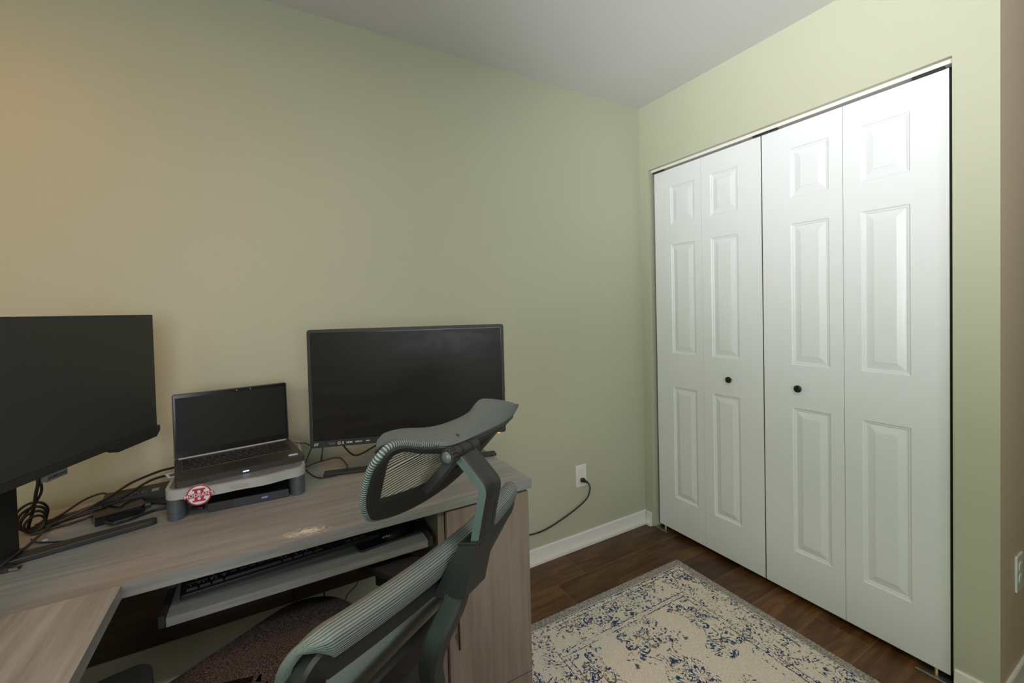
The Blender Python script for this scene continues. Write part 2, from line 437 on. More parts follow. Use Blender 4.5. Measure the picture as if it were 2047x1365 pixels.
def rug_mat(W, H):
    m, nt, b = base('cream_rug_pile', (.5, .45, .38, 1), .95, spec=.1)
    t = nd(nt, 'ShaderNodeTexCoord')
    wob = nd(nt, 'ShaderNodeVectorMath'); wob.operation = 'MULTIPLY_ADD'
    nz = nd(nt, 'ShaderNodeTexNoise'); nz.inputs['Scale'].default_value = 55; nz.inputs['Detail'].default_value = 3
    nt.links.new(t.outputs['Object'], nz.inputs['Vector'])
    cen = nd(nt, 'ShaderNodeVectorMath'); cen.operation = 'SUBTRACT'; nt.links.new(nz.outputs['Color'], cen.inputs[0]); cen.inputs[1].default_value = (.5, .5, .5)
    nt.links.new(cen.outputs[0], wob.inputs[0]); wob.inputs[1].default_value = (.012, .012, 0); nt.links.new(t.outputs['Object'], wob.inputs[2])
    sp = nd(nt, 'ShaderNodeSeparateXYZ'); nt.links.new(wob.outputs[0], sp.inputs[0])
    u = math_n(nt, 'SUBTRACT', W/2, math_n(nt, 'ABSOLUTE', sp.outputs[0]))     # distance to side edges
    v = math_n(nt, 'SUBTRACT', H/2, math_n(nt, 'ABSOLUTE', sp.outputs[1]))     # distance to end edges
    d = math_n(nt, 'MINIMUM', u, v)
    def band(x, lo, hi): return math_n(nt, 'MULTIPLY', math_n(nt, 'GREATER_THAN', x, lo), math_n(nt, 'LESS_THAN', x, hi))
    def line(x, at, w): return math_n(nt, 'LESS_THAN', math_n(nt, 'ABSOLUTE', math_n(nt, 'SUBTRACT', x, at)), w)
    fo = nd(nt, 'ShaderNodeCombineXYZ'); nt.links.new(math_n(nt, 'ABSOLUTE', sp.outputs[0]), fo.inputs[0]); nt.links.new(math_n(nt, 'ABSOLUTE', sp.outputs[1]), fo.inputs[1])
    P = fo.outputs[0]
    # rosettes with petals round the centres of a regular cell pattern
    vo = nd(nt, 'ShaderNodeTexVoronoi'); vo.inputs['Scale'].default_value = 5.0; vo.inputs['Randomness'].default_value = .42; nt.links.new(P, vo.inputs['Vector'])
    dist = vo.outputs['Distance']
    loc = nd(nt, 'ShaderNodeVectorMath'); loc.operation = 'SUBTRACT'
    nt.links.new(P, loc.inputs[0]); nt.links.new(vo.outputs['Position'], loc.inputs[1])
    ls = nd(nt, 'ShaderNodeSeparateXYZ'); nt.links.new(loc.outputs[0], ls.inputs[0])
    ang = math_n(nt, 'ARCTAN2', ls.outputs[1], ls.outputs[0])
    pet = math_n(nt, 'MULTIPLY', math_n(nt, 'ABSOLUTE', math_n(nt, 'SINE', math_n(nt, 'MULTIPLY', ang, 4))), .13)
    rr = math_n(nt, 'SUBTRACT', dist, pet)
    fine = noise(nt, t.outputs['Object'], 95, 4, .7)
    fleck = math_n(nt, 'GREATER_THAN', noise(nt, P, 105, 2, .6), .52)
    petals = band(rr, .235, .335); ring2 = line(rr, .17, .018); core = line(rr, .06, .030)
    outl = line(rr, .335, .016)
    flower = math_n(nt, 'MAXIMUM', math_n(nt, 'MAXIMUM', math_n(nt, 'MULTIPLY', petals, fleck), outl), math_n(nt, 'MAXIMUM', math_n(nt, 'MULTIPLY', ring2, fleck), core))
    # scrolling leaves: contours of a smooth noise, flecked
    cn = noise(nt, P, 11, 1.0, .4, 1.0)
    fr_ = math_n(nt, 'FRACT', math_n(nt, 'MULTIPLY', cn, 8))
    leaf = math_n(nt, 'MAXIMUM', line(fr_, .5, .07), math_n(nt, 'MULTIPLY', line(fr_, .5, .24), fleck))
    leafz = math_n(nt, 'MULTIPLY', leaf, math_n(nt, 'GREATER_THAN', noise(nt, P, 15, 2), .485))
    scroll = math_n(nt, 'MAXIMUM', flower, leafz)
    big = noise(nt, t.outputs['Object'], 6.0, 3)
    worn = math_n(nt, 'GREATER_THAN', math_n(nt, 'ADD', math_n(nt, 'MULTIPLY', fine, .62), math_n(nt, 'MULTIPLY', big, .38)), .465)
    border = band(d, .062, .176)
    inner = math_n(nt, 'GREATER_THAN', d, .205)
    rim = math_n(nt, 'LESS_THAN', d, .40)
    fieldmask = math_n(nt, 'MULTIPLY', inner, math_n(nt, 'MULTIPLY', rim, math_n(nt, 'GREATER_THAN', noise(nt, P, 4.6, 2, .5), .47)))
    medal = math_n(nt, 'MULTIPLY', math_n(nt, 'GREATER_THAN', d, .34), math_n(nt, 'GREATER_THAN', noise(nt, P, 3.4, 1, .5), .56))
    orn = math_n(nt, 'MULTIPLY', scroll, math_n(nt, 'MAXIMUM', border, math_n(nt, 'MAXIMUM', fieldmask, medal)))
    dotted = math_n(nt, 'MULTIPLY', math_n(nt, 'MULTIPLY', fleck, math_n(nt, 'GREATER_THAN', noise(nt, P, 21, 2), .53)), math_n(nt, 'MAXIMUM', border, math_n(nt, 'MULTIPLY', band(u, .035, .24), math_n(nt, 'GREATER_THAN', d, .035))))
    orn = math_n(nt, 'MAXIMUM', orn, dotted)
    lines = line(d, .042, .0022)
    for a, w in ((.060, .0018), (.178, .0020), (.200, .0022)): lines = math_n(nt, 'MAXIMUM', lines, line(d, a, w))
    specks = math_n(nt, 'MULTIPLY', math_n(nt, 'GREATER_THAN', noise(nt, P, 120, 2), .58), math_n(nt, 'MAXIMUM', band(d, .044, .060), band(d, .181, .198)))
    dark = math_n(nt, 'MULTIPLY', math_n(nt, 'MAXIMUM', orn, math_n(nt, 'MAXIMUM', lines, specks)), worn)
    hue = noise(nt, t.outputs['Object'], 30, 2)
    dye = ramp(nt, hue, [(.38, (.21, .185, .17, 1)), (.45, (.05, .065, .10, 1)), (.56, (.016, .055, .15, 1)), (.70, (.018, .075, .17, 1))])
    pile = ramp(nt, noise(nt, t.outputs['Object'], 150, 3, .7), [(.3, (.60, .53, .45, 1)), (.7, (.84, .755, .65, 1))])
    edge = ramp(nt, noise(nt, t.outputs['Object'], 170, 2, .7), [(.42, (.20, .185, .17, 1)), (.58, (.44, .41, .37, 1))])
    c = mixc(nt, dark, pile, dye)
    c = mixc(nt, math_n(nt, 'LESS_THAN', d, .036), c, edge)
    nt.links.new(c, b.inputs['Base Color'])
    bump(nt, b, noise(nt, t.outputs['Object'], 420, 2), .5, .003)
    return m

def glass_mat():
    m, nt, b = base('window_glass', (1, 1, 1, 1), .02)
    tr = nd(nt, 'ShaderNodeBsdfTransparent'); gl = nd(nt, 'ShaderNodeBsdfGlossy'); gl.inputs['Roughness'].default_value = .02
    fr = nd(nt, 'ShaderNodeFresnel'); fr.inputs[0].default_value = 1.45
    mx = nd(nt, 'ShaderNodeMixShader'); nt.links.new(fr.outputs[0], mx.inputs[0]); nt.links.new(tr.outputs[0], mx.inputs[1]); nt.links.new(gl.outputs[0], mx.inputs[2])
    nt.links.new(mx.outputs[0], nt.nodes['Material Output'].inputs['Surface']); return m
M['glass'] = glass_mat()

# ------------------------------------------------------------------ room
XF, YB, XE = -3.30, -3.50, 1.60          # far-left wall, back wall, hall end
H = 2.42; YC = -1.4117; OY0, OY1, OZ = -.063, -1.309, 2.050   # closet opening

struct(finish(bx(XF-.1, XE+.1, YB-.1, .1, -.06, 0), 'floor', M['floor']), 'dark brown wood plank floor of the room', 'floor')
struct(finish(bx(XF-.1, XE+.1, YB-.1, .1, H, H+.08), 'ceiling', M['ceiling']), 'plain white painted ceiling', 'ceiling')
struct(finish(bx(XF-.1, .0, 0, .10, 0, H), 'wall_back', M['wall']), 'long sage green wall behind the desk', 'wall')
bm = bmesh.new()                                               # closet wall with its opening
box(bm, 0, .09, OY0, .10, 0, H); box(bm, 0, .09, YC+.0005, OY1, 0, H); box(bm, 0, .09, OY1, OY0, OZ, H)
struct(finish(bm, 'wall_right', M['wall']), 'sage green wall holding the white closet doors', 'wall')
bm = bmesh.new(); box(bm, .0005, XE, YC, YC+.09, 0, H)
struct(finish(bm, 'wall_end', M['wall_tan']), 'tan return wall past the closet at far right', 'wall')
struct(finish(bx(XE, XE+.1, YB, YC+.09, 0, H), 'wall_hall', M['wall_tan']), 'tan wall closing the hall, right of the frame', 'wall')
VX0, VX1, VZ0, VZ1 = -2.95, -1.45, .85, 2.10                  # opening of the added fill window behind the camera
bm = bmesh.new()
box(bm, XF, VX0, YB-.1, YB, 0, H); box(bm, VX1, XE, YB-.1, YB, 0, H)
box(bm, VX0, VX1, YB-.1, YB, 0, VZ0); box(bm, VX0, VX1, YB-.1, YB, VZ1, H)
struct(finish(bm, 'wall_front', M['wall']), 'sage green wall with an added window, behind the camera', 'wall')
bm = bmesh.new()
for a in ((VX0, VX0+.05, VZ0, VZ1), (VX1-.05, VX1, VZ0, VZ1), (VX0, VX1, VZ0, VZ0+.05), (VX0, VX1, VZ1-.05, VZ1), (VX0, VX1, 1.46, 1.49)):
    box(bm, a[0], a[1], YB-.08, YB-.03, a[2], a[3])
w2 = struct(finish(bm, 'fill_window', M['trim']), 'white framed window added for fill light, behind the camera', 'window')
finish(bx(VX0+.05, VX1-.05, YB-.058, YB-.054, VZ0+.05, VZ1-.05), 'pane', M['glass'], w2)
finish(bx(VX0-.05, VX1+.05, YB-.03, YB+.05, VZ0-.025, VZ0), 'window_sill', M['trim'], w2)
WY0, WY1, WZ0, WZ1 = -2.95, -1.75, .90, 2.10                    # window opening in the far-left wall
bm = bmesh.new()
box(bm, XF-.1, XF, YB, WY0, 0, H); box(bm, XF-.1, XF, WY1, 0, 0, H)
box(bm, XF-.1, XF, WY0, WY1, 0, WZ0); box(bm, XF-.1, XF, WY0, WY1, WZ1, H)
struct(finish(bm, 'wall_left', M['wall']), 'sage green wall with the window, left of the frame', 'wall')
bm = bmesh.new()
for a in ((WY0, WY0+.05, WZ0, WZ1), (WY1-.05, WY1, WZ0, WZ1), (WY0, WY1, WZ0, WZ0+.05), (WY0, WY1, WZ1-.05, WZ1), (WY0, WY1, 1.485, 1.515)):
    box(bm, XF-.08, XF-.03, *a)
w1 = struct(finish(bm, 'window_1', M['trim']), 'white framed window left of the frame', 'window')
finish(bx(XF-.058, XF-.054, WY0+.05, WY1-.05, WZ0+.05, WZ1-.05), 'pane', M['glass'], w1)
finish(bx(XF-.03, XF+.05, WY0-.05, WY1+.05, WZ0-.025, WZ0), 'window_sill', M['trim'], w1)
# closet interior
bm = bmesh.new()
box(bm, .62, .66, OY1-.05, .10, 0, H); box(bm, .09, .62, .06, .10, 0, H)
struct(finish(bm, 'wall_closet', M['closet_shade']), 'closet inner wall, shade put into its dark colour', 'wall')

# skirting: height .078, curved face flaring at the floor
def skirt_profile():
    p = [(0, .078), (.006, .078), (.0085, .074)]
    for i in range(7):
        a = i/6; p.append((.0085+.0015*a+.006*a**3, .074-.054*a))
    p += [(.0175, .017), (.0180, .006), (.0175, 0), (0, 0)]
    return p
def skirting(name, p0, p1, nrm, label):
    p0, p1, nrm = Vector(p0), Vector(p1), Vector(nrm)
    bm = bmesh.new(); prof = skirt_profile()
    r = [[bm.verts.new(p+nrm*a+Vector((0, 0, z))) for a, z in prof] for p in (p0, p1)]
    for k in range(len(prof)):
        k2 = (k+1) % len(prof); bm.faces.new((r[0][k], r[0][k2], r[1][k2], r[1][k]))
    bm.faces.new(r[0]); bm.faces.new(r[1][::-1])
    struct(finish(bm, name, M['trim'], smooth=True), label, 'baseboard')
skirting('baseboard_back', (XF, 0, 0), (-.0002, 0, 0), (0, -1, 0), 'white baseboard along the wall behind the desk')
skirting('baseboard_right', (0, -.018, 0), (0, -.049, 0), (-1, 0, 0), 'short stub of white baseboard beside left closet door')
skirting('baseboard_corner', (0, OY1-.004, 0), (0, YC-.0185, 0), (-1, 0, 0), 'short white baseboard right of the closet doors')
skirting('baseboard_end', (-.018, YC, 0), (XE, YC, 0), (0, -1, 0), 'white baseboard along the tan return wall')

# head track of the bifold doors
bm = bmesh.new()
box(bm, .022, .056, OY1+.003, OY0-.003, 2.036, OZ)
t1 = struct(finish(bm, 'trim_1', M['trim']), 'white metal door track under the closet opening head', 'trim')
bm = bmesh.new()
for (a, b_) in ((-.078, -.150), (-.655, -.76), (-1.205, -1.285)): box(bm, .020, .034, b_, a, 2.0275, 2.0345)
finish(bm, 'roller_bracket', M['black'], t1)

# ------------------------------------------------------------------ bifold closet doors
DX = .030; ZB, ZT = .026, 2.026
ROWS = [(.213, .832), (1.015, 1.612), (1.722, 1.928)]
def leaf_bm(y_hi, y_lo, pa, pb):
    """front at x=DX facing -x; panel columns between pa>pb"""
    bm = bmesh.new()
    ys = [y_hi, pa, pb, y_lo]; zs = [ZB]+[z for r in ROWS for z in r]+[ZT]
    def q(p): return bm.faces.new([bm.verts.new(c) for c in p])
    for i in range(3):
        for j in range(len(zs)-1):
            if i == 1 and j % 2 == 1: continue
            q([(DX, ys[i], zs[j]), (DX, ys[i+1], zs[j]), (DX, ys[i+1], zs[j+1]), (DX, ys[i], zs[j+1])])
    for z0, z1 in ROWS:
        steps = [(0, 0), (.004, .0042), (.009, .0050), (.011, .0074), (.015, .0076), (.038, .0022), (.0385, .0008)]
        rings = []
        for s, dp in steps:
            rings.append([(DX+dp, pa-s, z0+s), (DX+dp, pb+s, z0+s), (DX+dp, pb+s, z1-s), (DX+dp, pa-s, z1-s)])
        for a, b_ in zip(rings, rings[1:]):
            for k in range(4): q([a[k], a[(k+1) % 4], b_[(k+1) % 4], b_[k]])
        q(rings[-1])
    # edges (bare fibreboard) and back
    T = DX+.034
    nfront = len(bm.faces)
    q([(DX, y_hi, ZB), (DX, y_hi, ZT), (T, y_hi, ZT), (T, y_hi, ZB)]); q([(DX, y_lo, ZB), (DX, y_lo, ZT), (T, y_lo, ZT), (T, y_lo, ZB)])
    q([(DX, y_hi, ZT), (DX, y_lo, ZT), (T, y_lo, ZT), (T, y_hi, ZT)]); q([(DX, y_hi, ZB), (DX, y_lo, ZB), (T, y_lo, ZB), (T, y_hi, ZB)])
    q([(T, y_hi, ZB), (T, y_lo, ZB), (T, y_lo, ZT), (T, y_hi, ZT)])
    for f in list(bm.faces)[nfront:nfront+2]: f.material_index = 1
    bmesh.ops.remove_doubles(bm, verts=bm.verts, dist=.00005)
    return bm
def knob_bm(y, z):
    bm = bmesh.new()
    lathe(bm, [(0, 0), (.008, 0), (.008, .003), (.006, .005), (.006, .009), (.0135, .011), (.0150, .014), (.0146, .018), (.011, .020), (.0, .0205)], 24,
          Matrix.Translation((DX, y, z)) @ Matrix.Rotation(-PI/2, 4, 'Y'))
    return bm
LV = [-.0815, -.3815, -.690, -.9985, -1.2945]
d1 = thing('door_1', 'left pair of white six-panel bifold closet doors', 'door', (DX, LV[0], 0), kind='structure')
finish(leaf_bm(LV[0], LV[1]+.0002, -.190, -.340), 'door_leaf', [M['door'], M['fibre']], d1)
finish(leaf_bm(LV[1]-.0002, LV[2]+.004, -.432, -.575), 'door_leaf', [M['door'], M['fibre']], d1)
finish(knob_bm(-.526, .914), 'knob', M['knob'], d1, smooth=True)
d2 = thing('door_2', 'right pair of white six-panel bifold closet doors', 'door', (DX, LV[2], 0), kind='structure')
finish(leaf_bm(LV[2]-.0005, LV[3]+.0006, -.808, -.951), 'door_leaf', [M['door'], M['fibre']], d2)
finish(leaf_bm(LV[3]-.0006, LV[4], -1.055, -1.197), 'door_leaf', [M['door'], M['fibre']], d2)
finish(knob_bm(-.837, .917), 'knob', M['knob'], d2, smooth=True)
def pivot(y0, y1, label):
    t = thing('pivot_bracket', label, 'bracket', (.018, (y0+y1)/2, 0), group='closet door floor brackets')
    bm = bmesh.new(); box(bm, -.004, .046, y1, y0, .0, .004); box(bm, -.006, -.001, y1, y0, .0, .013)
    finish(bm, 'plate', M['metal'], t)
    bm = bmesh.new(); ym = (y0+y1)/2
    cyl(bm, (.045, ym, .004), (.045, ym, .0255), .006)
    finish(bm, 'pivot_pin', M['brass'], t)
    bm = bmesh.new(); cyl(bm, (.012, ym-.014, .004), (.012, ym-.014, .007), .005)
    finish(bm, 'screw', M['metal'], t)
pivot(-.070, -.150, 'steel floor pivot bracket under left closet door by the corner')
pivot(-1.215, -1.297, 'steel floor pivot bracket under right closet door by tan wall')

# ------------------------------------------------------------------ wall outlets
def outlet(cx, cz, plane, label, ndir, plug_low=False):
    """plane: y of wall, faces -y"""
    t = thing('wall_outlet', label, 'outlet', (cx, plane, cz-.0585), group='white wall outlets')
    Mx = Matrix.Translation((cx, plane, cz)) @ Matrix.Rotation(PI/2, 4, 'X')      # local xy -> world xz, +z -> -y
    bm = bmesh.new(); prism(bm, rrect(.071, .117, .004), 0, .006, Mx)
    finish(bm, 'cover_plate', M['white_plastic'], t, bevel=.0018)
    for s in (1, -1):
        bm = bmesh.new(); cy = s*.0195
        prism(bm, [(x, y+cy) for x, y in rrect(.034, .029, .012)], .0055, .0078, Mx)
        r = finish(bm, 'receptacle', M['white_plastic'], t)
        bm = bmesh.new()
        for sx in (-.0063, .0063): prism(bm, [(sx-.0011, cy-.001), (sx+.0011, cy-.001), (sx+.0011, cy+.0075), (sx-.0011, cy+.0075)], .0074, .0081, Mx)
        prism(bm, [(.0026*math.cos(a*PI/5), cy-.008+.0026*math.sin(a*PI/5)) for a in range(10)], .0074, .0081, Mx)
        finish(bm, 'contact_slots', M['socket_plastic'], r)
    bm = bmesh.new(); prism(bm, [(.003*math.cos(a*PI/6), .003*math.sin(a*PI/6)) for a in range(12)], .0058, .0070, Mx)
    finish(bm, 'screw', M['white_plastic'], t)
outlet(-.480, .383, 0, 'white double outlet above the baseboard with black plug in it', -1)
outlet(.188, .387, YC, 'white double outlet on the tan return wall', -1)

# power cord of the plug
t = thing('mains_lead', 'black power cord curving from wall outlet down behind desk', 'cord', (-.478, -.02, .352))
bm = bmesh.new()
prism(bm, rrect(.024, .020, .005), .0082, .026, Matrix.Translation((-.478, 0, .3635)) @ Matrix.Rotation(PI/2, 4, 'X'))
cyl(bm, (-.476, -.020, .362), (-.456, -.026, .350), .009, .0055)
finish(bm, 'plug', M['black'], t, bevel=.003)
bm = bmesh.new()
tube(bm, crom([(-.458, -.026, .351), (-.446, -.027, .340), (-.436, -.024, .310), (-.455, -.020, .262), (-.53, -.018, .222), (-.62, -.016, .190), (-.70, -.014, .168), (-.76, -.012, .160), (-.83, -.012, .165), (-.95, -.014, .185), (-1.10, -.016, .25), (-1.20, -.016, .42), (-1.24, -.016, .60)], 8), .0034, 8)
finish(bm, 'cord', M['cable'], t, smooth=True)

# ------------------------------------------------------------------ rug
RW, RH = 1.030, 1.85
bm = bmesh.new()
prism(bm, rrect(RW, RH, .006, 3), 0.0006, .0075)
rug = finish(bm, 'area_rug', rug_mat(RW, RH), bevel=.002)
rug.location = (-.173-RW/2, -.350-RH/2, 0); rug.rotation_euler = (0, 0, math.radians(-.6))
tag(rug, 'cream rug with faded navy floral pattern on the plank floor', 'rug')

# ------------------------------------------------------------------ desk
DZ, DT = .765, .026; DY = -.706; DR = -1.228; RX = -2.168
desk = thing('desk', 'grey oak L-shaped desk with keyboard tray and cabinet', 'desk', (-2.0, -.35, 0))
finish(bx(-3.05, DR, DY, -.165, DZ-DT, DZ), 'desktop', M['desk_x'], desk, bevel=.0012)
finish(bx(-3.05, RX, -1.95, DY-.0006, DZ-DT, DZ), 'return_top', M['desk_y'], desk, bevel=.0012)
CX0, CX1, CYF = -1.522, -1.240, -.690
bm = bmesh.new()
box(bm, CX0, CX0+.018, CYF, -.20, .0, DZ-DT-.0005); box(bm, CX1-.018, CX1, CYF, -.20, .0, DZ-DT-.0005)
box(bm, CX0+.018, CX1-.018, CYF+.02, CYF+.034, 0, .175); box(bm, CX0+.018, CX1-.018, -.215, -.20, 0, DZ-DT-.0005)
box(bm, CX0+.018, CX1-.018, CYF+.034, -.215, .165, .183)
finish(bm, 'cabinet_body', M['desk_z'], desk)
finish(bx(CX0+.020, CX1-.002, CYF-.017, CYF-.0005, .186, DZ-DT-.006), 'cabinet_door', M['desk_z'], desk, bevel=.001)
finish(bx(CX0+.020, CX1-.002, CYF-.017, CYF-.0005, .012, .182), 'base_panel', M['desk_z'], desk, bevel=.001)
dr = [c for c in desk.children if c.name.startswith('cabinet_door')][0]
bm = bmesh.new()
tube(bm, [(-1.484, CYF-.047, .372), (-1.484, CYF-.047, .532)], .0055, 14)
for z in (.388, .516): cyl(bm, (-1.484, CYF-.017, z), (-1.484, CYF-.047, z), .0045, seg=12)
finish(bm, 'handle', M['handle_metal'], dr, smooth=True)
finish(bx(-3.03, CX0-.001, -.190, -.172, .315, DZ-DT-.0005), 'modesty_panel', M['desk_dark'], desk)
finish(bx(-3.05, -3.03, DY+.01, -.17, 0, DZ-DT-.0005), 'side_panel', M['desk_z'], desk)
finish(bx(-3.03, RX-.03, -1.93, -1.912, 0, DZ-DT-.0005), 'side_panel', M['desk_z'], desk)
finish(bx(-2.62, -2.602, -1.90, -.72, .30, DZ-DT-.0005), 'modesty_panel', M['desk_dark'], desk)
# keyboard tray
TZ = .662; TX0, TX1, TY0 = -2.107, -1.548, -.684
tray = finish(bx(TX0, TX1, TY0, -.33, TZ-.018, TZ), 'keyboard_tray', M['desk_x'], desk, bevel=.001)
for x0, x1 in ((TX0-.011, TX0-.001), (TX1+.001, TX1+.011)):
    bm = bmesh.new(); box(bm, x0, x1, TY0-.006, -.32, TZ-.014, TZ+.010); box(bm, x0-.004, x1+.004, TY0+.10, -.32, TZ+.010, DZ-DT-.0005)
    finish(bm, 'slide_rail', M['black'], tray)

# ------------------------------------------------------------------ keyboard on the tray
ka = math.atan2(.026, .356)
kb = thing('keyboard', 'black full-size keyboard on the pull-out tray', 'keyboard', (-2.0905, -.640, TZ+.0012), ka)
KW, KD = .436, .128
bm = bmesh.new()
Mk = Matrix.Rotation(math.radians(2.5), 4, 'X')
prism(bm, rrect(KW, KD, .006, 3, KW/2, KD/2), .0036, .014, Mk)
finish(bm, 'housing', M['black'], kb, local=True, bevel=.002)
keyme = {}
def key_obj(parent, x, y, z, w, d, h, mat, tilt):
    k = round(w, 4)
    kk = (k, parent.name.split('.')[0])
    if kk not in keyme:
        bm = bmesh.new()
        a = [bm.verts.new((sx*w/2, sy*d/2, 0)) for sx, sy in ((-1,-1),(1,-1),(1,1),(-1,1))]
        b = [bm.verts.new((sx*(w/2-.0016*h/.006), sy*(d/2-.0012*h/.006)+.0004, h)) for sx, sy in ((-1,-1),(1,-1),(1,1),(-1,1))]
        bm.faces.new(b)
        for i in range(4): bm.faces.new((a[i], a[(i+1) % 4], b[(i+1) % 4], b[i]))
        me = bpy.data.meshes.new('key'); bmesh.ops.recalc_face_normals(bm, faces=bm.faces); bm.to_mesh(me); bm.free(); me.materials.append(mat)
        keyme[kk] = me
    o = bpy.data.objects.new('key', keyme[kk]); C.objects.link(o); o.parent = parent
    o.location = Mk @ Vector((x, y, z)) if tilt else Vector((x, y, z))
    if tilt: o.rotation_euler = (math.radians(2.5), 0, 0)
    return o
u = .0188
rows = [[1.25, 1.25, 1.25, 6.25, 1.25, 1.25, 1.25, 1.25], [2.25]+[1]*10+[2.75], [1.75]+[1]*11+[2.25], [1.5]+[1]*12+[1.5], [1]*13+[2], [1]+[1.08]*12+[1.04]]
ky = .013
nk = 0
for ri, r in enumerate(rows):
    x = .010
    for w in r:
        if nk < 84: key_obj(kb, x+w*u/2, ky+ri*.0188+.004, .0136, w*u-.0022, .0162, .006, M['key'], True); nk += 1
        x += w*u
    if ri in (0, 1, 3, 4):
        for j in range(4 if ri else 3):
            if nk < 99: key_obj(kb, .345+j*u+.0075, ky+ri*.0188+.004, .0136, u-.0022, .0162, .006, M['key'], True); nk += 1
# key legends: small pale marks
bm = bmesh.new()
for ri, r in enumerate(rows):
    x = .010
    for w in r:
        if w < 3 and random.random() < .8:
            cx, cy = x+w*u/2-.003, ky+ri*.0188+.007
            vs = box(bm, cx-.0011, cx+.0011, cy-.0014, cy+.0014, .0196, .01975, Mk)
        x += w*u
finish(bm, 'key_legends', M['print_white'], kb, local=True)['kind'] = 'stuff'

# mouse pad and mouse
pa = math.atan2(.024, .168)
mp_ = thing('mouse_pad', 'dark navy mouse pad at the right end of the tray', 'mouse pad', (-1.640, -.575, TZ), pa)
bm = bmesh.new(); prism(bm, rrect(.178, .132, .012), .0004, .0030)
M['navy'] = plastic('navy_pad_cloth', (.012, .013, .026, 1), .6)
finish(bm, 'cloth', M['navy'], mp_, local=True, bevel=.0008)
bm = bmesh.new(); tube(bm, [Vector((x, y, .0026)) for x, y in rrect(.175, .129, .0115, 6)], .0011, 6, closed=True)
M['piping'] = plastic('violet_grey_piping', (.10, .09, .13, 1), .5)
finish(bm, 'edge_binding', M['piping'], mp_, local=True, smooth=True)
ms = thing('mouse', 'glossy black mouse on the navy mouse pad', 'mouse', (-1.612, -.597, TZ+.0031), math.radians(-62))
bm = bmesh.new()
rowsg = []
for i in range(15):
    s = i/14; y = -.052+.104*s
    w = .031*math.sqrt(max(.02, 1-(abs(2*s-1))**2.6)); hh = .034*math.sin(PI*(.12+.80*s))**.8*(.6+.4*math.sqrt(max(0, 1-(2*s-1)**4)))
    rowsg.append([(w*math.cos(a), y, max(.0004, hh*math.sin(a))) for a in [PI*k/16 for k in range(17)]])
grid(bm, rowsg)
bmesh.ops.holes_fill(bm, edges=[e for e in bm.edges if e.is_boundary])
finish(bm, 'shell', M['black_gloss'], ms, local=True, smooth=True)
bm = bmesh.new(); prism(bm, rrect(.007, .007, .001), 0, .0008, Matrix.Translation((-.018, .022, .0262)) @ Matrix.Rotation(math.radians(-34), 4, 'Y'))
finish(bm, 'white_mark', M['print_white'], ms, local=True)

# ------------------------------------------------------------------ right monitor
mr = math.radians(-17.4)
monR = thing('monitor', 'black monitor with bottom logos, standing right of the laptop', 'monitor', (-1.5135, -.4495, DZ), mr, group='desk monitors')
MW, MZ0, MZ1 = .611, .104, .467
bm = bmesh.new(); prism(bm, [(x, z) for x, z in rrect(MW, MZ1-MZ0, .008, 5, 0, (MZ0+MZ1)/2)], 0, .024, Matrix.Rotation(PI/2, 4, 'X') @ Matrix.Translation((0, 0, -.024)))
finish(bm, 'bezel', M['black'], monR, local=True, bevel=.002)
fr = [c for c in monR.children][0]
finish(bx(-.2935, .2935, -.0006, .0, MZ0+.0235, MZ1-.011), 'screen', M['screen_semi'], monR, local=True)
bm = bmesh.new()
for a in ((-MW/2+.010, MW/2-.010, MZ1-.0112, MZ1-.0098), (-MW/2+.0100, -MW/2+.0114, MZ0+.022, MZ1-.010), (MW/2-.0114, MW/2-.0100, MZ0+.022, MZ1-.010), (-MW/2+.010, MW/2-.010, MZ0+.022, MZ0+.0232)):
    box(bm, a[0], a[1], -.0012, .001, a[2], a[3])
finish(bm, 'inner_lip', M['black_gloss'], monR, local=True)
bm = bmesh.new(); prism(bm, rrect(.40, .22, .03), 0, .03, Matrix.Translation((0, .023, .29)) @ Matrix.Rotation(-PI/2, 4, 'X'))
finish(bm, 'rear_housing', M['black'], monR, local=True, bevel=.006)
RX2 = Matrix.Rotation(PI/2, 4, 'X')
def front(x, z, y=-.0004): return Matrix.Translation((x, y, z)) @ RX2
for body, x, sz, mt in (('////', -.288, .011, 'print_white'), ('VXX', -.243, .0095, 'print_dim'), ('HDMI', -.192, .0072, 'print_white'), ('DISPLAY', -.164, .0056, 'print_white'), ('EPEAT', -.137, .0045, 'print_white')):
    finish(text_bm(body, sz, front(x, MZ0+.0105), bold=.0002), 'logo_print', M[mt], monR, local=True)
bm = bmesh.new()
for k in range(18):
    a, b_ = 2*PI*k/18, 2*PI*(k+1)/18
    bm.faces.new([bm.verts.new(front(-.222, MZ0+.0105) @ Vector((r*math.cos(t_), r*math.sin(t_), 0))) for r, t_ in ((.0046, a), (.0046, b_), (.0029, b_), (.0029, a))])
bmesh.ops.remove_doubles(bm, verts=bm.verts, dist=.00001)
finish(bm, 'logo_ring', M['print_white'], monR, local=True)
for dz in (.003, 0, -.003):
    finish(bx(-.2105-.00275, -.2105+.00275, -.0006, -.0003, MZ0+.0100+dz, MZ0+.0113+dz), 'logo_bar', M['print_white'], monR, local=True)
bm = bmesh.new(); box(bm, .277, .285, -.002, .004, MZ0-.0018, MZ0+.0006)
finish(bm, 'power_light', M['led_orange'], monR, local=True)
bm = bmesh.new(); prism(bm, rrect(.062, .30, .012), 0, .016, Matrix.Translation((0, .062, .16)) @ RX2)
finish(bm, 'stand_neck', M['black'], monR, local=True, bevel=.004)
bm = bmesh.new(); prism(bm, rrect(.565, .036, .004), .0004, .0085, Matrix.Translation((.002, .072, 0)) @ Matrix.Rotation(math.radians(4.0), 4, 'Z'))
box(bm, -.035, .035, .045, .085, .0084, .014)
finish(bm, 'stand_foot', M['black'], monR, local=True, bevel=.0015)

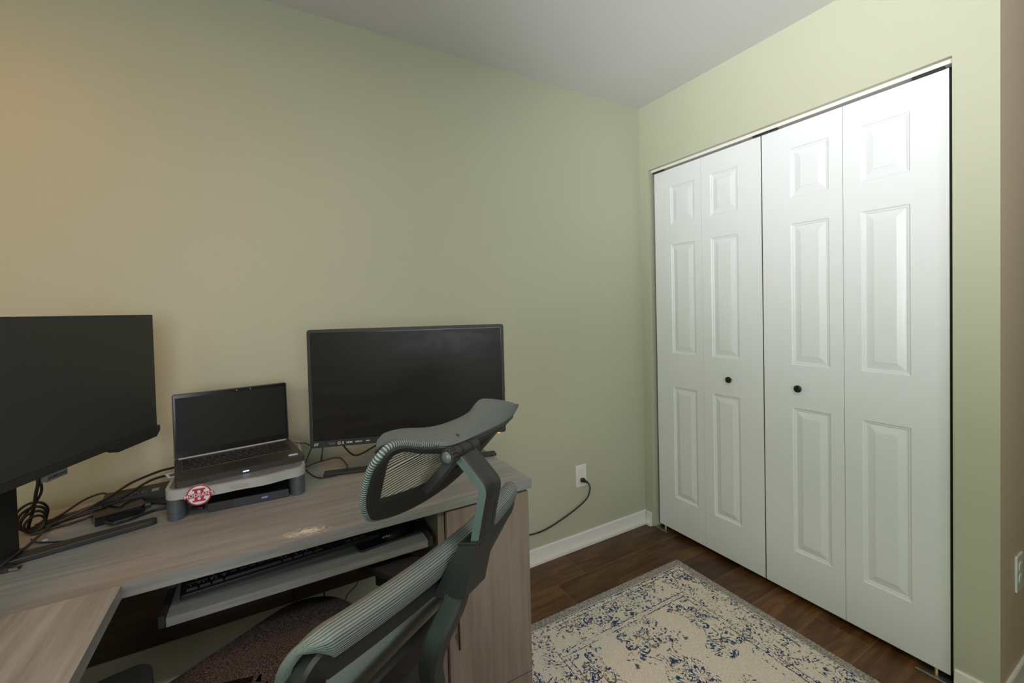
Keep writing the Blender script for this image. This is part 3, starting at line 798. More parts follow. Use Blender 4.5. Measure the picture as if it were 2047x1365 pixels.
# ------------------------------------------------------------------ left monitor
dl = math.atan2(.924, .384)
monL = thing('monitor', 'large black monitor turned sideways at the left edge, on spread foot', 'monitor', (-2.314, -.486, DZ), dl, group='desk monitors')
LW = .62; LZ0, LZ1 = .186, .525
# local x runs to the far (right-hand) edge, screen faces local -y
bm = bmesh.new(); prism(bm, rrect(LW, LZ1-LZ0, .0025, 2, 0, (LZ0+LZ1)/2), 0, .022, Matrix.Translation((0, .022, 0)) @ RX2)
finish(bm, 'bezel', M['black'], monL, local=True, bevel=.0012)
finish(bx(-LW/2+.004, LW/2-.004, -.0006, 0, LZ0+.017, LZ1-.004), 'screen', M['screen_matte'], monL, local=True)
bm = bmesh.new()                                         # chin with its deeper outer wings
prism(bm, [(-.12, LZ0+.0165), (-.12, LZ0), (.135, LZ0), (.16, LZ0-.014), (.300, LZ0-.014), (LW/2+.006, LZ0+.001), (LW/2+.006, LZ0+.0165)], -.004, .020, Matrix.Translation((0, .0155, 0)) @ RX2)
prism(bm, [(-.12, LZ0+.0165), (-LW/2-.006, LZ0+.0165), (-LW/2-.006, LZ0+.001), (-.300, LZ0-.014), (-.16, LZ0-.014), (-.135, LZ0), (-.12, LZ0)], -.004, .020, Matrix.Translation((0, .0155, 0)) @ RX2)
finish(bm, 'chin', M['black'], monL, local=True, bevel=.0012)
bm = bmesh.new(); box(bm, -.036, .012, -.006, .006, LZ0-.0135, LZ0+.0005)
tg = finish(bm, 'brand_tab', plastic('grey_metal_tab', (.115, .112, .106, 1), .4), monL, local=True, bevel=.0008)
finish(text_bm('SAMSUNG', .0088, Matrix.Translation((-.012, -.0063, LZ0-.0065)) @ RX2, bold=.0001, spacing=1.15), 'brand_lettering', M['black'], tg, local=True)
bm = bmesh.new(); prism(bm, rrect(.46, .24, .03), 0, .066, Matrix.Translation((0, .02, .35)) @ Matrix.Rotation(-PI/2, 4, 'X'))
finish(bm, 'rear_housing', M['black'], monL, local=True, bevel=.008)
bm = bmesh.new(); prism(bm, rrect(.074, .034, .008), .012, .40, Matrix.Translation((-.036, .098, 0)))
finish(bm, 'stand_neck', M['chair_plastic'], monL, local=True, smooth=True)
def vleg(ang, ln):
    bm = bmesh.new()
    Mx = Matrix.Translation((-.036, .098, 0)) @ Matrix.Rotation(ang, 4, 'Z')
    pts = [(-.02, -.021), (.05, -.019), (ln-.01, -.013), (ln, -.008), (ln, .008), (ln-.01, .013), (.05, .019), (-.02, .021)]
    prism(bm, pts, .0004, .0125, Mx)
    return bm
for ang in (math.radians(-53.7), math.radians(108)):
    finish(vleg(ang, .262), 'stand_leg', M['black'], monL, local=True, bevel=.0022)
bm = bmesh.new(); prism(bm, rrect(.086, .044, .012), .0122, .017, Matrix.Translation((-.036, .098, 0)))
finish(bm, 'stand_collar', M['black'], monL, local=True, bevel=.001)

# ------------------------------------------------------------------ laptop riser
RZ = .843
rs = thing('laptop_riser', 'grey plastic riser with dark round legs carrying the laptop', 'stand', (-1.985, -.28, DZ))
out = []
xa, xb, yf, yb = -2.146, -1.824, -.441, -.130
def arc(cx, cy, r, a0, a1, n=7): return [(cx+r*math.cos(math.radians(a0+(a1-a0)*i/n)), cy+r*math.sin(math.radians(a0+(a1-a0)*i/n))) for i in range(n+1)]
out += arc(xa+.030, yf+.030, .030, 180, 265)
for i in range(1, 16):
    s = i/16; x = xa+.03+(xb-xa-.06)*s
    out.append((x, yf-.013*(math.sin(PI*s)**2)*(1 if s < .5 else 1)+.004*math.cos(4*PI*s)-.004))
out += arc(xb-.030, yf+.030, .030, 275, 360)
out += arc(xb-.03, yb-.03, .03, 0, 90)+arc(xa+.03, yb-.03, .03, 90, 180)
bm = bmesh.new(); prism(bm, out, RZ-.024, RZ)
finish(bm, 'platform', M['riser_grey'], rs, bevel=.003, bang=50)
pf_ = rs.children[0]
ocx, ocy = -1.985, -.28
bm = bmesh.new(); prism(bm, [(ocx+(x-ocx)*.955, ocy+(y-ocy)*.945) for x, y in out], RZ-.0001, RZ+.0005)
finish(bm, 'top_inlay', plastic('blue_grey_riser_top', (.15, .158, .172, 1), .45), rs)
bm = bmesh.new(); tube(bm, [Vector((-1.985+.0135*math.cos(a)*1.4, yf-.0215+.0, RZ-.012+.0035*math.sin(a))) for a in [2*PI*k/20 for k in range(20)]], .0006, 6, closed=True)
finish(bm, 'front_badge', M['sticker_grey'], pf_)
for lx in (xa+.022, xb-.022):
    for ly in (yf+.034, yb-.034):
        bm = bmesh.new(); e = [(lx+.0205*math.cos(a), ly+.033*math.sin(a)) for a in [2*PI*k/28 for k in range(28)]]
        prism(bm, e, DZ+.0003, DZ+.0200); prism(bm, [((x-lx)*.97+lx, (y-ly)*.97+ly) for x, y in e], DZ+.0200, DZ+.0208); prism(bm, e, DZ+.0208, RZ-.0242)
        finish(bm, 'leg', M['riser_leg'], rs, smooth=True)
# round magnet with lettering on the riser front
st = thing('round_sticker', 'round red and white sticker reading MODEAN\'S on riser front', 'sticker', (-2.0715, -.4570, .8000), math.radians(-3))
bm = bmesh.new(); Ms = Matrix.Translation((0, 0, .027)) @ RX2
SR = .0265
prism(bm, [(SR*math.cos(2*PI*k/40), SR*math.sin(2*PI*k/40)) for k in range(40)], -.0016, .0, Ms)
finish(bm, 'disc', M['sticker_white'], st, local=True)
bm = bmesh.new()
for k in range(48):
    a, b_ = 2*PI*k/48, 2*PI*(k+1)/48
    q = [Vector((r*math.cos(t_), r*math.sin(t_), .0004)) for r, t_ in ((SR, a), (SR, b_), (SR-.0030, b_), (SR-.0030, a))]
    bm.faces.new([bm.verts.new(Ms @ p) for p in q])
finish(bm, 'red_ring', M['sticker_red'], st, local=True)
bm = bmesh.new()
for a in ((-.0138, .0138, .0122, .0165), (-.0138, .0138, -.0165, -.0122), (-.0098, -.0032, -.013, .013), (.0032, .0098, -.013, .013)):
    prism(bm, [(a[0], a[2]), (a[1], a[2]), (a[1], a[3]), (a[0], a[3])], .0002, .0005, Ms)
finish(bm, 'numeral', M['sticker_red'], st, local=True)
bm = bmesh.new(); prism(bm, rrect(.064, .0108, .004), .0005, .0009, Ms @ Matrix.Rotation(math.radians(2), 4, 'Z'))
finish(bm, 'red_banner', M['sticker_red'], st, local=True)
finish(text_bm("MODEAN'S", .0118, Ms @ Matrix.Rotation(math.radians(2), 4, 'Z') @ Matrix.Translation((0, 0, .0012)), bold=.00025, spacing=1.08), 'white_lettering', M['print_white'], st, local=True)

# ------------------------------------------------------------------ laptop
la = math.radians(8.8)
lap = thing('laptop', 'open charcoal laptop with dark screen on the grey riser', 'laptop', (-2.124, -.428, RZ+.0003), la)
PW, PD, PT = .306, .222, .016
bm = bmesh.new(); prism(bm, rrect(PW, PD, .008, 4, PW/2, PD/2), .0006, PT)
finish(bm, 'base', M['laptop'], lap, local=True, bevel=.002)
bs_ = lap.children[0]
finish(bx(.105, .205, .010, .072, PT, PT+.0004), 'touchpad', plastic('touchpad', (.026, .026, .025, 1), .35), lap, local=True)
finish(bx(.016, .290, .086, .192, PT, PT+.0003), 'keyboard_deck', plastic('laptop_deck', (.075, .074, .072, 1), .5), lap, local=True)
lu = .0182
lrows = [[1.2, 1, 1.2, 1.2, 5, 1.2, 1.2, 1, 1, 1], [2.2]+[1]*10+[2.8], [1.7]+[1]*11+[2.3], [1.5]+[1]*12+[1.5], [1]*13+[2], [1]*15]
for ri, r in enumerate(lrows):
    x = .0165
    for w in r:
        key_obj(lap, x+w*lu/2, .0955+ri*.0177, PT+.0003, w*lu-.0030, .0145, .0012, M['key'], False)
        x += w*lu
bm = bmesh.new(); box(bm, .268, .292, .022, .036, PT, PT+.0006)
finish(bm, 'sticker', M['sticker_white'], lap, local=True)
finish(bx(.148, .162, -.0012, .0006, .006, .0085), 'status_light', M['led_blue'], lap, local=True)
Mh = Matrix.Translation((0, PD-.004, PT)) @ Matrix.Rotation(math.radians(-5), 4, 'X')
bm = bmesh.new(); prism(bm, rrect(PW, .192, .006, 4, PW/2, .096), 0, .006, Mh @ Matrix.Translation((0, .006, 0)) @ RX2)
finish(bm, 'lid', M['laptop'], lap, local=True, bevel=.0012)
lid = [c for c in lap.children if c.name.startswith('lid')][0]
bm = bmesh.new(); box(bm, .003, PW-.003, -.0005, .0, .004, .189, Mh)
finish(bm, 'screen_border', M['black_gloss'], lid, local=True)
bm = bmesh.new(); box(bm, .007, PW-.007, -.0009, -.0004, .022, .180, Mh)
finish(bm, 'screen', M['screen_lap'], lid, local=True)
for x in (.163, .200): finish(bx(x-.0012, x+.0012, -.0011, -.0004, .1835, .1855, Mh), 'camera_lens', M['print_white'], lid, local=True)
bm = bmesh.new(); cyl(bm, (.01, PD-.004, PT+.0005), (PW-.01, PD-.004, PT+.0005), .0032, seg=12)
finish(bm, 'hinge', M['riser_grey'], lap, local=True, smooth=True)

# ------------------------------------------------------------------ things under / beside the riser
dk = thing('docking_station', 'flat black docking station under the laptop riser', 'dock', (-1.9635, -.430, DZ), math.radians(-2.5))
bm = bmesh.new(); prism(bm, rrect(.190, .100, .004, 3, 0, .05), .0005, .0235)
finish(bm, 'case', M['black_gloss'], dk, local=True, bevel=.0015)
dc = dk.children[0]
finish(bx(-.094, -.040, -.0006, .001, .002, .0225), 'front_panel_left', plastic('brown_black_panel', (.030, .024, .023, 1), .4), dk, local=True)
finish(bx(-.039, .094, -.0006, .001, .002, .0225), 'front_panel_right', plastic('blue_black_panel', (.032, .034, .048, 1), .4), dk, local=True)
bm = bmesh.new(); box(bm, .028, .043, -.0010, -.0004, .010, .0145)
finish(bm, 'blue_logo', M['print_blue'], dk, local=True)
for x, w in ((-.066, .0016), (-.008, .006), (.072, .0035)):
    bm = bmesh.new(); prism(bm, rrect(w, .0055 if w < .005 else .003, .0007, 3), 0, .0006, Matrix.Translation((x, -.0004, .012)) @ RX2)
    finish(bm, 'port', M['slot'], dk, local=True)
hb = thing('adapter_box', 'glossy black box behind the docking station under riser', 'box', (-1.945, -.262, DZ), math.radians(-2))
bm = bmesh.new(); prism(bm, rrect(.15, .10, .006), .0005, .038); finish(bm, 'case', M['black_gloss'], hb, local=True, bevel=.003)
pb = thing('power_brick', 'long black power brick with white label left of riser', 'power adapter', (-2.236, -.222, DZ), math.radians(7))
bm = bmesh.new(); prism(bm, rrect(.150, .072, .008), .0005, .027); finish(bm, 'case', M['black'], pb, local=True, bevel=.004)
bm = bmesh.new(); box(bm, .028, .044, -.030, -.008, .0268, .0274); finish(bm, 'code_label', M['sticker_grey'], pb, local=True)
bm = bmesh.new()
for i in range(4):
    for j in range(9):
        if random.random() < .75: box(bm, -.050+j*.0080, -.050+j*.0080+random.uniform(.002, .0065), -.027+i*.006, -.0245+i*.006, .0268, .0274)
finish(bm, 'fine_print', M['print_dim'], pb, local=True)
sb = thing('power_adapter', 'squat black power adapter behind the monitor foot', 'power adapter', (-2.258, -.318, DZ), math.radians(18))
bm = bmesh.new(); prism(bm, [(-.048, -.034), (.040, -.034), (.050, -.018), (.048, .030), (.030, .036), (-.040, .036), (-.052, .020)], .0005, .022)
finish(bm, 'case', M['black_gloss'], sb, local=True, bevel=.006)
bm = bmesh.new(); cyl(bm, (.048, -.012, .014), (.062, -.016, .014), .009, .0065, 14); finish(bm, 'strain_relief', M['black'], sb, local=True, smooth=True)
us = thing('usb_plug', 'black USB plug with bare metal tip near left edge', 'plug', (-2.405, -.512, DZ), math.radians(-14))
bm = bmesh.new(); prism(bm, rrect(.046, .018, .005), .0006, .0105); finish(bm, 'body', M['black'], us, local=True, bevel=.002)
bm = bmesh.new()
for a in ((.022, .038, -.006, .006, .0022, .0030), (.022, .038, -.006, .006, .0076, .0084), (.022, .038, -.006, -.0052, .0022, .0084), (.022, .038, .0052, .006, .0022, .0084)): box(bm, *a)
finish(bm, 'metal_tip', M['metal'], us, local=True)
cd = thing('paper_label', 'small white card tucked between laptop and riser corner', 'card', (-2.150, -.300, RZ), math.radians(20))
bm = bmesh.new(); box(bm, -.012, .012, -.022, .022, .0004, .0012); finish(bm, 'card', M['sticker_white'], cd, local=True)
bm = bmesh.new(); box(bm, -.006, .007, -.014, .008, .0011, .0015); finish(bm, 'printed_square', plastic('violet_print', (.10, .08, .17, 1), .5), cd, local=True)
bm = bmesh.new(); prism(bm, [(.006*math.cos(a*PI/4), .0035*math.sin(a*PI/4)) for a in range(8)], .0003, .002)
cr = finish(bm, 'paper_crumb', M['sticker_white']); cr.location = (-2.375, -.385, DZ); tag(cr, 'tiny white paper crumb behind the left monitor foot', 'crumb')

gp = thing('connector_plug', 'small plug with gold contacts beside the left front riser leg', 'plug', (-2.083, -.385, DZ), math.radians(-25))
bm = bmesh.new(); prism(bm, rrect(.030, .012, .003), .0006, .0085); finish(bm, 'body', M['black'], gp, local=True, bevel=.001)
for k in range(4):
    finish(bx(.004+k*.0026, .0056+k*.0026, -.0062, -.0055, .0018, .0078), 'gold_contact', M['brass'], gp, local=True)
# cables: each one its own object
def cable(pts, r, label, name='cable', group='loose black cables', n=8):
    bm = bmesh.new(); tube(bm, crom(pts, n), r, 8)
    o = recentre(finish(bm, name, M['cable'], smooth=True)); tag(o, label, 'cable', group); return o
cable([(-2.1350, -0.2570, 0.8530), (-2.1624, -0.2365, 0.8450), (-2.1912, -0.2027, 0.8330), (-2.2322, -0.1749, 0.8150), (-2.2689, -0.1674, 0.8000), (-2.2937, -0.2549, 0.7990), (-2.3131, -0.2847, 0.7950), (-2.3403, -0.2948, 0.7850), (-2.3694, -0.3035, 0.7770), (-2.3885, -0.3173, 0.7730), (-2.3838, -0.4399, 0.7810), (-2.3883, -0.4624, 0.7820), (-2.3913, -0.4956, 0.7820), (-2.4034, -0.5174, 0.7750)], 0.0034, 'black cable arching from laptop corner down to far left desk edge')
cable([(-2.1407, -0.2693, 0.8350), (-2.1749, -0.2400, 0.8270), (-2.2069, -0.2134, 0.8150), (-2.2318, -0.2186, 0.8050), (-2.2450, -0.2401, 0.8000), (-2.2577, -0.2645, 0.7980), (-2.2690, -0.2827, 0.7980), (-2.3295, -0.2571, 0.7830), (-2.3672, -0.2641, 0.7730), (-2.3840, -0.2768, 0.7710), (-2.4092, -0.2914, 0.7700), (-2.4315, -0.3001, 0.7700)], 0.0034, 'black cable sagging across the power brick behind the riser')
cable([(-2.4051, -0.2845, 0.7710), (-2.3832, -0.2508, 0.7770), (-2.3606, -0.1999, 0.7850), (-2.3412, -0.1768, 0.7870), (-2.3259, -0.1712, 0.7870), (-2.3116, -0.1867, 0.7850), (-2.3109, -0.2031, 0.7810), (-2.3254, -0.2199, 0.7770), (-2.3524, -0.2492, 0.7710), (-2.3790, -0.2875, 0.7690), (-2.3976, -0.3137, 0.7690)], 0.0028, 'black cable loop bending back above the squat adapter')
cable([(-2.1471, -0.3230, 0.7710), (-2.1936, -0.2850, 0.7710), (-2.2398, -0.2720, 0.7715), (-2.2643, -0.2730, 0.7730), (-2.2892, -0.2720, 0.7730), (-2.3142, -0.2604, 0.7710), (-2.3476, -0.2670, 0.7690), (-2.3687, -0.2787, 0.7690), (-2.3946, -0.2954, 0.7690), (-2.4141, -0.3032, 0.7690)], 0.0036, 'black cable running flat from riser leg past the squat adapter')
cable([(-2.1445, -0.3407, 0.7690), (-2.1740, -0.3354, 0.7690), (-2.2002, -0.3498, 0.7695), (-2.2238, -0.3708, 0.7700), (-2.2409, -0.3804, 0.7710), (-2.2547, -0.3858, 0.7720), (-2.2712, -0.3711, 0.7740), (-2.2894, -0.3315, 0.7750)], 0.0036, 'thick glossy cable lying in front of the squat adapter')
cable([(-2.2381, -0.4016, 0.7680), (-2.2701, -0.4203, 0.7680), (-2.3123, -0.4252, 0.7680), (-2.3490, -0.4147, 0.7680), (-2.3840, -0.3950, 0.7680), (-2.4039, -0.3671, 0.7680)], 0.0018, 'thin black cable along the desk behind the monitor foot')
cable([(-2.3984, -0.3400, 0.9034), (-2.3971, -0.3400, 0.8898), (-2.4030, -0.3350, 0.8663), (-2.4070, -0.3300, 0.8471), (-2.4146, -0.3200, 0.8207), (-2.4239, -0.3100, 0.7944), (-2.4315, -0.3000, 0.7724)], 0.0036, 'black video cable hanging from the left monitor to the desk')
cable([(-2.3975, -0.3300, 0.8999), (-2.3948, -0.3300, 0.8785), (-2.3979, -0.3250, 0.8615), (-2.4070, -0.3200, 0.8433), (-2.4212, -0.3100, 0.8258), (-2.4363, -0.3000, 0.8059), (-2.4534, -0.2800, 0.7835)], 0.0028, 'twisted black cable beside the left monitor column')
cable([(-1.8356, -0.1986, 0.8530), (-1.8241, -0.2041, 0.8490), (-1.8050, -0.1636, 0.8350), (-1.7870, -0.1467, 0.8150), (-1.7920, -0.1414, 0.7950), (-1.8047, -0.1535, 0.7710), (-1.8164, -0.2093, 0.7680), (-1.7873, -0.1898, 0.7680), (-1.7544, -0.1769, 0.7680), (-1.7158, -0.1666, 0.7680), (-1.6952, -0.1865, 0.7680), (-1.6893, -0.2582, 0.7690), (-1.6914, -0.3039, 0.7750), (-1.7025, -0.3365, 0.7760), (-1.7203, -0.3433, 0.7690), (-1.7507, -0.3495, 0.7680), (-1.7786, -0.3406, 0.7680), (-1.7946, -0.3109, 0.7680), (-1.8113, -0.2445, 0.7680), (-1.8207, -0.2064, 0.7680)], 0.0017, 'thin black cable from laptop side looping over the desk behind riser')
cable([(-1.7075, -0.3350, 0.8561), (-1.6973, -0.3350, 0.8412), (-1.6862, -0.3300, 0.8263), (-1.6702, -0.3250, 0.8136), (-1.6504, -0.3200, 0.8134), (-1.6275, -0.3100, 0.8180), (-1.5835, -0.3000, 0.8330)], 0.0028, 'black monitor cable drooping below the right monitor')
cable([(-1.7449, -0.1000, 0.8187), (-1.7457, -0.1000, 0.7912), (-1.7489, -0.1100, 0.7744), (-1.7540, -0.1200, 0.7528), (-1.7546, -0.1200, 0.7311), (-1.7562, -0.1200, 0.6805), (-1.757, -0.10, .35), (-1.76, -0.08, .06), (-1.80, -0.08, .0032), (-1.88, -0.09, .0030)], 0.0026, 'short black cord hanging behind the desk edge, left of monitor')
cable([(-1.6434, -0.1500, 0.3676), (-1.6407, -0.1500, 0.3387), (-1.6381, -0.1500, 0.3097), (-1.6529, -0.1600, 0.2866), (-1.6889, -0.1900, 0.2795), (-1.6979, -0.1900, 0.2611)], 0.0016, 'thin black cord hanging in front of the dark panel under desk')
cable([(-1.8588, -0.205, 0.43), (-1.8588, -0.205, 0.3889), (-1.8598, -0.205, 0.3546), (-1.8594, -0.19, 0.3198), (-1.8602, -0.1600, 0.2940), (-1.8606, -0.1600, 0.2333), (-1.861, -.155, .10), (-1.863, -.15, .03), (-1.885, -.15, .0022), (-1.95, -.15, .0022)], 0.0018, 'thin black cord hanging straight under the keyboard tray')
# coil [-2.42522841 -0.30400565  0.765     ] [-2.41277183 -0.30400565  0.80136372] [-2.37528804 -0.37093625  0.765     ]

bm = bmesh.new()
for k in range(4):
    rr = .031-.004*k
    tube(bm, [Vector((-2.428+.006*k+.75*rr*math.cos(a), -.292-.012*k+.66*rr*math.cos(a), DZ+.0035+rr*1.0+.0006*k+rr*math.sin(a))) for a in [2*PI*q/32 for q in range(32)]], .0030, 7, closed=True)
tag(recentre(finish(bm, 'cable_coil', M['cable'], smooth=True)), 'coil of black cable standing behind the left monitor column', 'cable')


cable([(-2.2935, -0.2244, 0.7750), (-2.3178, -0.2306, 0.7710), (-2.3470, -0.2334, 0.7700), (-2.3734, -0.2431, 0.7700), (-2.3953, -0.2579, 0.7700), (-2.4130, -0.2711, 0.7700), (-2.4259, -0.2807, 0.7700)], 0.0034, 'black cable low against the wall side of the cable tangle')
cable([(-2.2996, -0.3172, 0.7770), (-2.3189, -0.3022, 0.7720), (-2.3362, -0.3081, 0.7700), (-2.3558, -0.3195, 0.7700), (-2.3770, -0.3235, 0.7700), (-2.3953, -0.3343, 0.7700), (-2.4132, -0.3393, 0.7700)], 0.003, 'black cable from squat adapter back into the cable tangle')
cable([(-2.1539, -0.2781, 0.7710), (-2.1894, -0.2700, 0.7710), (-2.2123, -0.2660, 0.7710), (-2.2263, -0.2660, 0.7720), (-2.2503, -0.2655, 0.7720), (-2.2726, -0.2660, 0.7720), (-2.2949, -0.2618, 0.7720)], 0.0032, 'black cable lying along the front of the long power brick')
# ------------------------------------------------------------------ office chair
th = math.radians(32); CO = (-1.895, -.848, 0)
ch = thing('office_chair', 'mesh-back office chair with headrest, pushed up to the desk', 'chair', CO, th)
def cf(bm, name, mat, par=ch, **k): return finish(bm, name, mat, par, local=True, **k)
CR = -.006                                             # spine centre line
# ---- backrest
def fb(r, z):                                          # rear plane of the back: leans and wraps round
    return -.430+.026*((r-CR)/.24)**2+.55*max(0, .935-z)
BT, BB = .944, .575
def outline(inset, top, bot, nb=10, it=None):
    it = inset if it is None else it
    hw = .238-inset; w2 = .190-inset; r = .034
    pts = []
    def corner(cx, cz, a0, rr):
        for i in range(nb+1):
            a = math.radians(a0+90*i/nb); pts.append((cx+rr*math.cos(a), cz+rr*math.sin(a)))
    rr = max(.012, r-inset)
    corner(CR+hw-rr, top-it-rr, 0, rr); corner(CR-hw+rr, top-it-rr, 90, rr)
    corner(CR-w2+rr, bot+inset+rr, 180, rr); corner(CR+w2-rr, bot+inset+rr, 270, rr)
    # densify long runs
    out = []
    for i in range(len(pts)):
        a, b_ = pts[i], pts[(i+1) % len(pts)]
        d = math.hypot(b_[0]-a[0], b_[1]-a[1]); m_ = max(1, int(d/.03))
        for k in range(m_): out.append((a[0]+(b_[0]-a[0])*k/m_, a[1]+(b_[1]-a[1])*k/m_))
    return out
lp = [Vector((r, fb(r, z)+.004, z)) for r, z in outline(.022, BT, BB, it=.038)]
bm = bmesh.new()
sec = [(-.0195, -.010), (-.0155, -.014), (.0155, -.014), (.0195, -.010), (.0195, .012), (.014, .018), (-.014, .018), (-.0195, .012)]
sweep(bm, lp, sec, (0, 1, 0), closed=True)
cf(bm, 'back_frame', M['chair_plastic'], smooth=True)
# mesh sheet over the front and rolled over the top / sides
prof = []                                              # (inset, f offset) from rear low edge over the rim to the front
for i in range(9):
    a = i/8; prof.append((.030-.040*math.sin(a*PI/2)**.8 if a < 1 else -.010, -.012+.026*a))
ring_prof = [(.0035, .030, -.0120, .0100), (.0005, .024, -.0115, .0105), (-.002, .014, -.0095, .0115), (-.004, .005, -.006, .014), (-.0050, -.002, .001, .017), (-.0050, -.0045, .010, .020), (-.001, -.001, .019, .024), (.007, .007, .026, .027), (.018, .018, .029, .029)]
base_o = [Vector((r, z, 0)) for r, z in outline(.0, BT, BB)]
def resample(loop, n):
    m_ = len(loop); L_ = [0]
    for i in range(m_): L_.append(L_[-1]+(loop[(i+1) % m_]-loop[i]).length)
    out = []; j = 0
    for k in range(n):
        d = L_[-1]*k/n
        while L_[j+1] < d: j += 1
        t_ = (d-L_[j])/(L_[j+1]-L_[j]); out.append(loop[j].lerp(loop[(j+1) % m_], t_))
    return out
NR = 200
base_o = resample(base_o, NR)
nrm_o = []
for k in range(NR):
    t_ = base_o[(k+1) % NR]-base_o[k-1]; n_o = Vector((t_.y, -t_.x, 0)).normalized()
    if n_o.dot(base_o[k]-Vector((CR, (BT+BB)/2, 0))) < 0: n_o = -n_o
    nrm_o.append(n_o)
rows_ = []; uvr = []
for inset, itop, fot, fos in ring_prof:
    row = []
    for p, n_o in zip(base_o, nrm_o):
        w_ = max(0, (n_o.y-.55)/.45); w_ = w_*w_*(3-2*w_)
        q_ = p-n_o*(inset*(1-w_)+itop*w_); fo = fos*(1-w_)+fot*w_
        row.append(Vector((q_.x, fb(q_.x, q_.y)+fo, q_.y)))
    rows_.append(row)
acc = 0; uvr = [0]
ktop = max(range(NR), key=lambda k: rows_[4][k].z-abs(rows_[4][k].x-CR)*.01)
for a, b_ in zip(rows_, rows_[1:]):
    acc += (b_[ktop]-a[ktop]).length; uvr.append(acc)
per = [k*(1.3/NR) for k in range(NR+1)]
bm = bmesh.new(); grid(bm, rows_, uvr, per, close=True)
cf(bm, 'mesh_rim', M['mesh_roll'], smooth=True)
# front panel
bm = bmesh.new(); rows2 = []; uv2 = []
for i in range(29):
    z = BB+.012+(BT-BB-.022)*i/28; s = i/28
    hw = .188+(.236-.188)*s-.006
    e = min(1, (BT-z)/.05, 1); hw -= .030*(1-e)**2
    e2 = min(1, (z-BB)/.05); hw -= .030*(1-e2)**2
    rows2.append([(CR+hw*(k/14-1), fb(CR+hw*(k/14-1), z)+.0265-.008*(1-(k/14-1)**2), z) for k in range(29)]); uv2.append(z)
grid(bm, rows2, uv2, [k*.016 for k in range(29)])
cf(bm, 'back_mesh', M['mesh_back'], smooth=True)
# lumbar band behind the mesh
lpts = []
for k in range(21):
    r_ = CR+.165*(k/10-1); z_ = .768-1.75*(r_-CR)**2
    lpts.append((r_, fb(r_, z_)-.006-.010*(1-(k/10-1)**2), z_))
bm = bmesh.new()
sweep(bm, lpts, lambda s: [(a*(1-.35*abs(2*s-1)**2), b_) for a, b_ in ((-.034, -.002), (-.030, -.006), (.030, -.006), (.034, -.002), (.034, .004), (-.034, .004))], (0, 1, .4))
cf(bm, 'lumbar_support', M['chair_plastic'], smooth=True)
# ---- spine, sleeve, post
pts = [(-.036, -.452, .915), (-.050, -.450, .885), (-.074, -.440, .850), (-.078, -.430, .815), (-.062, -.420, .770), (-.040, -.404, .70), (-.020, -.375, .62), (CR, -.325, .53), (CR, -.230, .452), (CR, -.10, .430)]
bm = bmesh.new()
sweep(bm, crom(pts, 7), [(-.013, -.010), (-.009, -.014), (.009, -.014), (.013, -.010), (.013, .010), (.009, .013), (-.009, .013), (-.013, .010)], lambda i: (0, 1, .15))
cf(bm, 'spine', M['chair_plastic'], smooth=True)
bm = bmesh.new()
vs = []
q = [(-.0485, -.488, .9735), (.0005, -.488, .9745), (.0005, -.460, .966), (-.0485, -.460, .966), (-.0585, -.4715, .9000), (-.0115, -.476, .9035), (-.0115, -.420, .889), (-.0585, -.420, .889)]
qv = [bm.verts.new(p) for p in q]
for f_ in ((0,1,2,3),(4,5,6,7),(0,1,5,4),(1,2,6,5),(2,3,7,6),(3,0,4,7)): bm.faces.new([qv[k] for k in f_])
slv = cf(bm, 'post_sleeve', M['chair_plastic'], bevel=.003)
bm = bmesh.new(); tube(bm, crom([Vector(p)+Vector((0, 0, .0005)) for p in q[:4]], 1, True), .0024, 8, closed=True)
cf(bm, 'sleeve_rim', M['chair_plastic'], slv, smooth=True)
pp = crom([(-.0245, -.4818, .9685), (-.0245, -.4835, .980), (-.0245, -.4890, 1.005), (-.0245, -.4945, 1.030), (-.0245, -.4965, 1.040), (-.0245, -.4945, 1.0475), (-.0245, -.486, 1.0560), (-.0245, -.474, 1.0675), (-.0250, -.460, 1.0805)], 5)
bm = bmesh.new()
sweep(bm, pp, [(-.0195, -.005), (-.0175, -.0065), (.0175, -.0065), (.0195, -.005), (.0195, .005), (.0175, .0065), (-.0175, .0065), (-.0195, .005)],
      lambda i: (0, (pp[min(i+1, len(pp)-1)]-pp[max(i-1, 0)]).z, -(pp[min(i+1, len(pp)-1)]-pp[max(i-1, 0)]).y))
post = cf(bm, 'headrest_post', M['chair_plastic'], smooth=True)
bm = bmesh.new()                                        # lit side of the post, light put into a paler strip
sweep(bm, [p+Vector((-.0198, 0, 0)) for p in pp], [(-.0010, -.0056), (.0004, -.0056), (.0004, .0056), (-.0010, .0056)],
      lambda i: (0, (pp[min(i+1, len(pp)-1)]-pp[max(i-1, 0)]).z, -(pp[min(i+1, len(pp)-1)]-pp[max(i-1, 0)]).y))
cf(bm, 'lit_edge', M['post_sidelight'], post, smooth=True)
bm = bmesh.new(); sweep(bm, [(-.015, -.4915, .985), (-.015, -.4962, 1.006), (-.015, -.5005, 1.025)], [(-.001, 0), (.001, 0), (.001, .002), (-.001, .002)], (0, 1, 0))
cf(bm, 'groove', M['slot'], post)
